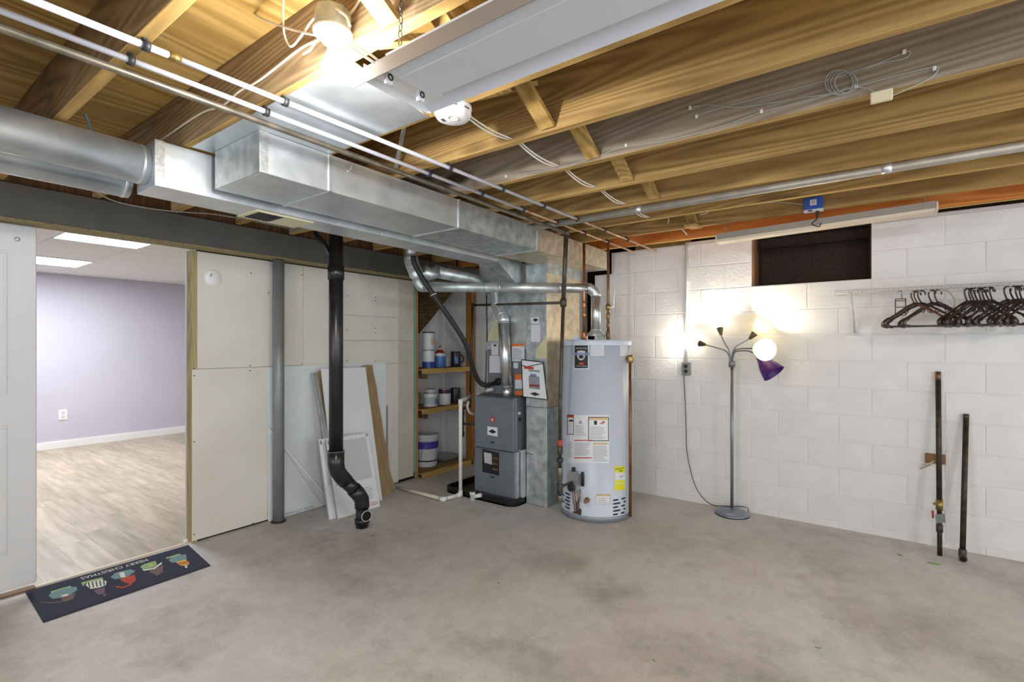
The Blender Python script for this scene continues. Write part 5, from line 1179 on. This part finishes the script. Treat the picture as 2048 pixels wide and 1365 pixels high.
k1w = JX[1]-.003
o = wire('thin grey low-voltage wire coiled and clipped to the face of a grey joist', 'thin_wire', 'cable_grey', k1w, ((1390, 232), (1420, 222), (1520, 195), (1655, 160), (1700, 145), (1760, 125), (1812, 104), (1820, 108), (1805, 118), (1765, 126), (1722, 140)), .0022)
MB().tube(smoothpath([onX(a, b, k1w) for a, b in ((960, 362), (1010, 352), (1100, 340), (1190, 315), (1240, 296), (1340, 280), (1450, 250), (1530, 222), (1620, 200), (1715, 173), (1780, 155), (1868, 134), (1872, 146), (1850, 162), (1800, 185), (1783, 192))], 5), .0023, 6).build('cable_run', 'cable_grey', o)
MB().tube(smoothpath([onX(a, b, k1w) for a, b in ((1380, 214), (1420, 210), (1470, 215), (1530, 208), (1600, 196), (1660, 188), (1700, 175), (1730, 176), (1750, 185))], 5), .0022, 6).build('cable_run', 'cable_grey', o)
for i, (r_, dx_) in enumerate(((27, 0), (25, 4), (28, -4), (23, 10))):
    MB().tube([onX(1682+dx_+r_*math.cos(t), 165+r_*.9*math.sin(t), k1w-.002*i) for t in [2*PI*n/20 for n in range(20)]], .002, 6, closed=True).build('coil_loop', 'cable_grey', o)
for a_, b_ in ((1380, 216), (1393, 233), (1523, 223), (1712, 173), (1808, 104), (1869, 137), (1252, 291), (1012, 353)):
    q = onX(a_, b_, k1w); MB().cbox(q.x-.004, q.x+.003, q.y-.005, q.y+.005, q.z-.007, q.z+.007, .001).build('cable_clip', 'detector_white', o)
q = onX(1763, 193, 2.125); tag(MB().cbox(q.x-.012, q.x+.01, q.y-.031, q.y+.031, q.z-.018, q.z+.018, .003).build('splice_box', 'cream_plastic'), 'small cream plastic splice box on the thin wire under a joist', 'splice box')
k5 = JX[5]; q = onX(1627, 408, k5-.03); bb = thing('network_box', 'small blue electronic box with a white square label on a joist', 'device', q)
MB().cbox(k5-.045, k5-.001, q.y-.052, q.y+.052, q.z-.035, q.z+.04, .003).build('case', 'blue_box', bb); MB().cbox(k5-.043, k5-.001, q.y-.054, q.y+.054, q.z-.05, q.z-.035, .002).build('base_rim', 'label_paper', bb); B1(k5-.0462, k5-.045, q.y-.018, q.y+.018, q.z-.012, q.z+.024).build('white_label', 'label_white', bb); B1(k5-.0468, k5-.0462, q.y-.012, q.y+.012, q.z-.006, q.z+.018).build('label_field', 'label_grey', bb)
MB().cbox(k5-.04, k5-.015, q.y-.03, q.y-.012, q.z-.085, q.z-.045, .003).build('plug', 'black_plastic', bb); MB().tube(smoothpath([(k5-.028, q.y-.02, q.z-.08), (k5-.028, q.y-.018, q.z-.1), (k5-.02, q.y+.008, q.z-.12), (k5-.02, q.y+.002, q.z-.135), (k5-.01, q.y-.03, q.z-.146), (k5+.02, q.y-.035, q.z-.12)], 4), .0035, 8).build('cord', 'black_plastic', bb)
B1(k5-.044, k5-.038, q.y+.005, q.y+.03, q.z-.049, q.z-.04).build('port', 'slot_dark', bb)
MB().tube(smoothpath([(k5-.02, q.y+.05, q.z+.005), onX(1560, 405, k5-.02), onX(1500, 408, k5-.02), onX(1450, 414, k5-.02)], 4), .0035, 8).build('data_cable', 'cable_grey', bb)
gc = thing('conduit_pipe', 'long galvanized round pipe fixed along the side of a joist bottom', 'pipe', (3.01, 0, 2.24))
gx, gz = JX[3]+.062, 2.243
MB().cyl((gx, 2.0, gz-.004), (gx, -3.0, gz), .0225, 20).build('pipe_run', 'galv_dull', gc)
for y in (-.05, 1.2): MB().tube([(gx, y-.02, gz), (gx, y+.02, gz)], .025, 20).build('coupling', 'galv', gc)
for pts, z in ((((1285, 433), (1295, 436), (1300, 431)), 2.27), (((1330, 430), (1337, 438), (1336, 447)), 2.26), (((1362, 457), (1370, 465), (1374, 470)), 2.26), (((1398, 430), (1412, 427), (1417, 421)), 2.27)):
    tag(MB().tube(smoothpath([onX(a_, b_, 3.72) for a_, b_ in pts], 4), .004, 8).build('cable_stub', 'cable_white'), 'short white cable end poking out below the joists', 'cable', 'cable ends below the joists')
o = wire('thin slack cable drooping across the dark beam under the round ducts', 'slack_cable', 'cable_grey', 1, ((180, 375), (215, 397), (260, 410), (320, 420), (375, 425), (430, 428), (500, 440), (560, 452)), .003)
bpy.data.objects.remove(o.children[0]); o.location = onY(180, 375, 3.0); o['_w'] = tuple(o.location)
MB().tube(smoothpath([onY(a_, b_, 3.6) for a_, b_ in ((178, 372), (215, 397), (260, 410), (320, 420), (375, 425), (430, 429), (500, 441), (580, 457))], 5), .0042, 8).build('cable_run', 'cable_grey', o)
o = tag(MB().tube(smoothpath([onY(170, 228, 2.72), onY(178, 248, 2.72), onY(186, 275, 2.72)], 4), .006, 8).build('green_conduit', 'mat_teal'), 'short grey-green cable poking down behind the thick round duct', 'cable')
MBw = MB().tube(smoothpath([onY(a_, b_, 1.8) for a_, b_ in ((705, 330), (700, 340), (694, 343))], 4), .0025, 6).build('wire_hook', 'galv_shiny'); tag(MBw, 'small bent wire hook holding the dark gas pipe', 'hook')

# ================================================================== FLOOR LITTER
rg = random.Random(3)
for x, y, sz, mt_, lab in ((1800, 1111, .05, 'leaf_green', 'small green leaf scrap on the concrete by the leaning pipes'), (1868, 1128, .075, 'leaf_green', 'long green leaf blade on the concrete by the leaning pipes'), (1308, 1322, .02, 'leaf_green', 'tiny green leaf scrap in the open concrete floor'), (1636, 1297, .025, 'leaf_green', 'small green leaf scrap in open floor below the wire shelf'),
        (1107, 1100, .03, 'chip_white', 'small white chip on the concrete before the water heater'), (1129, 1141, .02, 'chip_white', 'tiny white chip on the dark floor stain'), (997, 1167, .02, 'debris', 'small brown crumb on the concrete floor'), (746, 1072, .025, 'debris', 'brown crumb on the floor near the drain stack foot'), (877, 1043, .025, 'chip_white', 'pale plaster chip on the floor before the furnace'), (1409, 1057, .03, 'chip_white', 'small white chip on the floor near the lamp base')):
    p = onZ(x, y, .001); an = rg.uniform(0, 3); u = Vector((math.cos(an), math.sin(an), 0)); v = Vector((-u.y, u.x, 0))
    tag(MB().poly([p-u*sz*.5, p-u*sz*.1+v*sz*.14, p+u*sz*.35+v*sz*.1, p+u*sz*.5, p+u*sz*.2-v*sz*.12, p-u*sz*.25-v*sz*.1], (0, 0, .002)).build('leaf_scrap' if mt_ == 'leaf_green' else 'floor_chip', mt_), lab, 'leaf' if mt_ == 'leaf_green' else 'debris')
for o in bpy.data.objects:
    if '_w' in o: del o['_w']
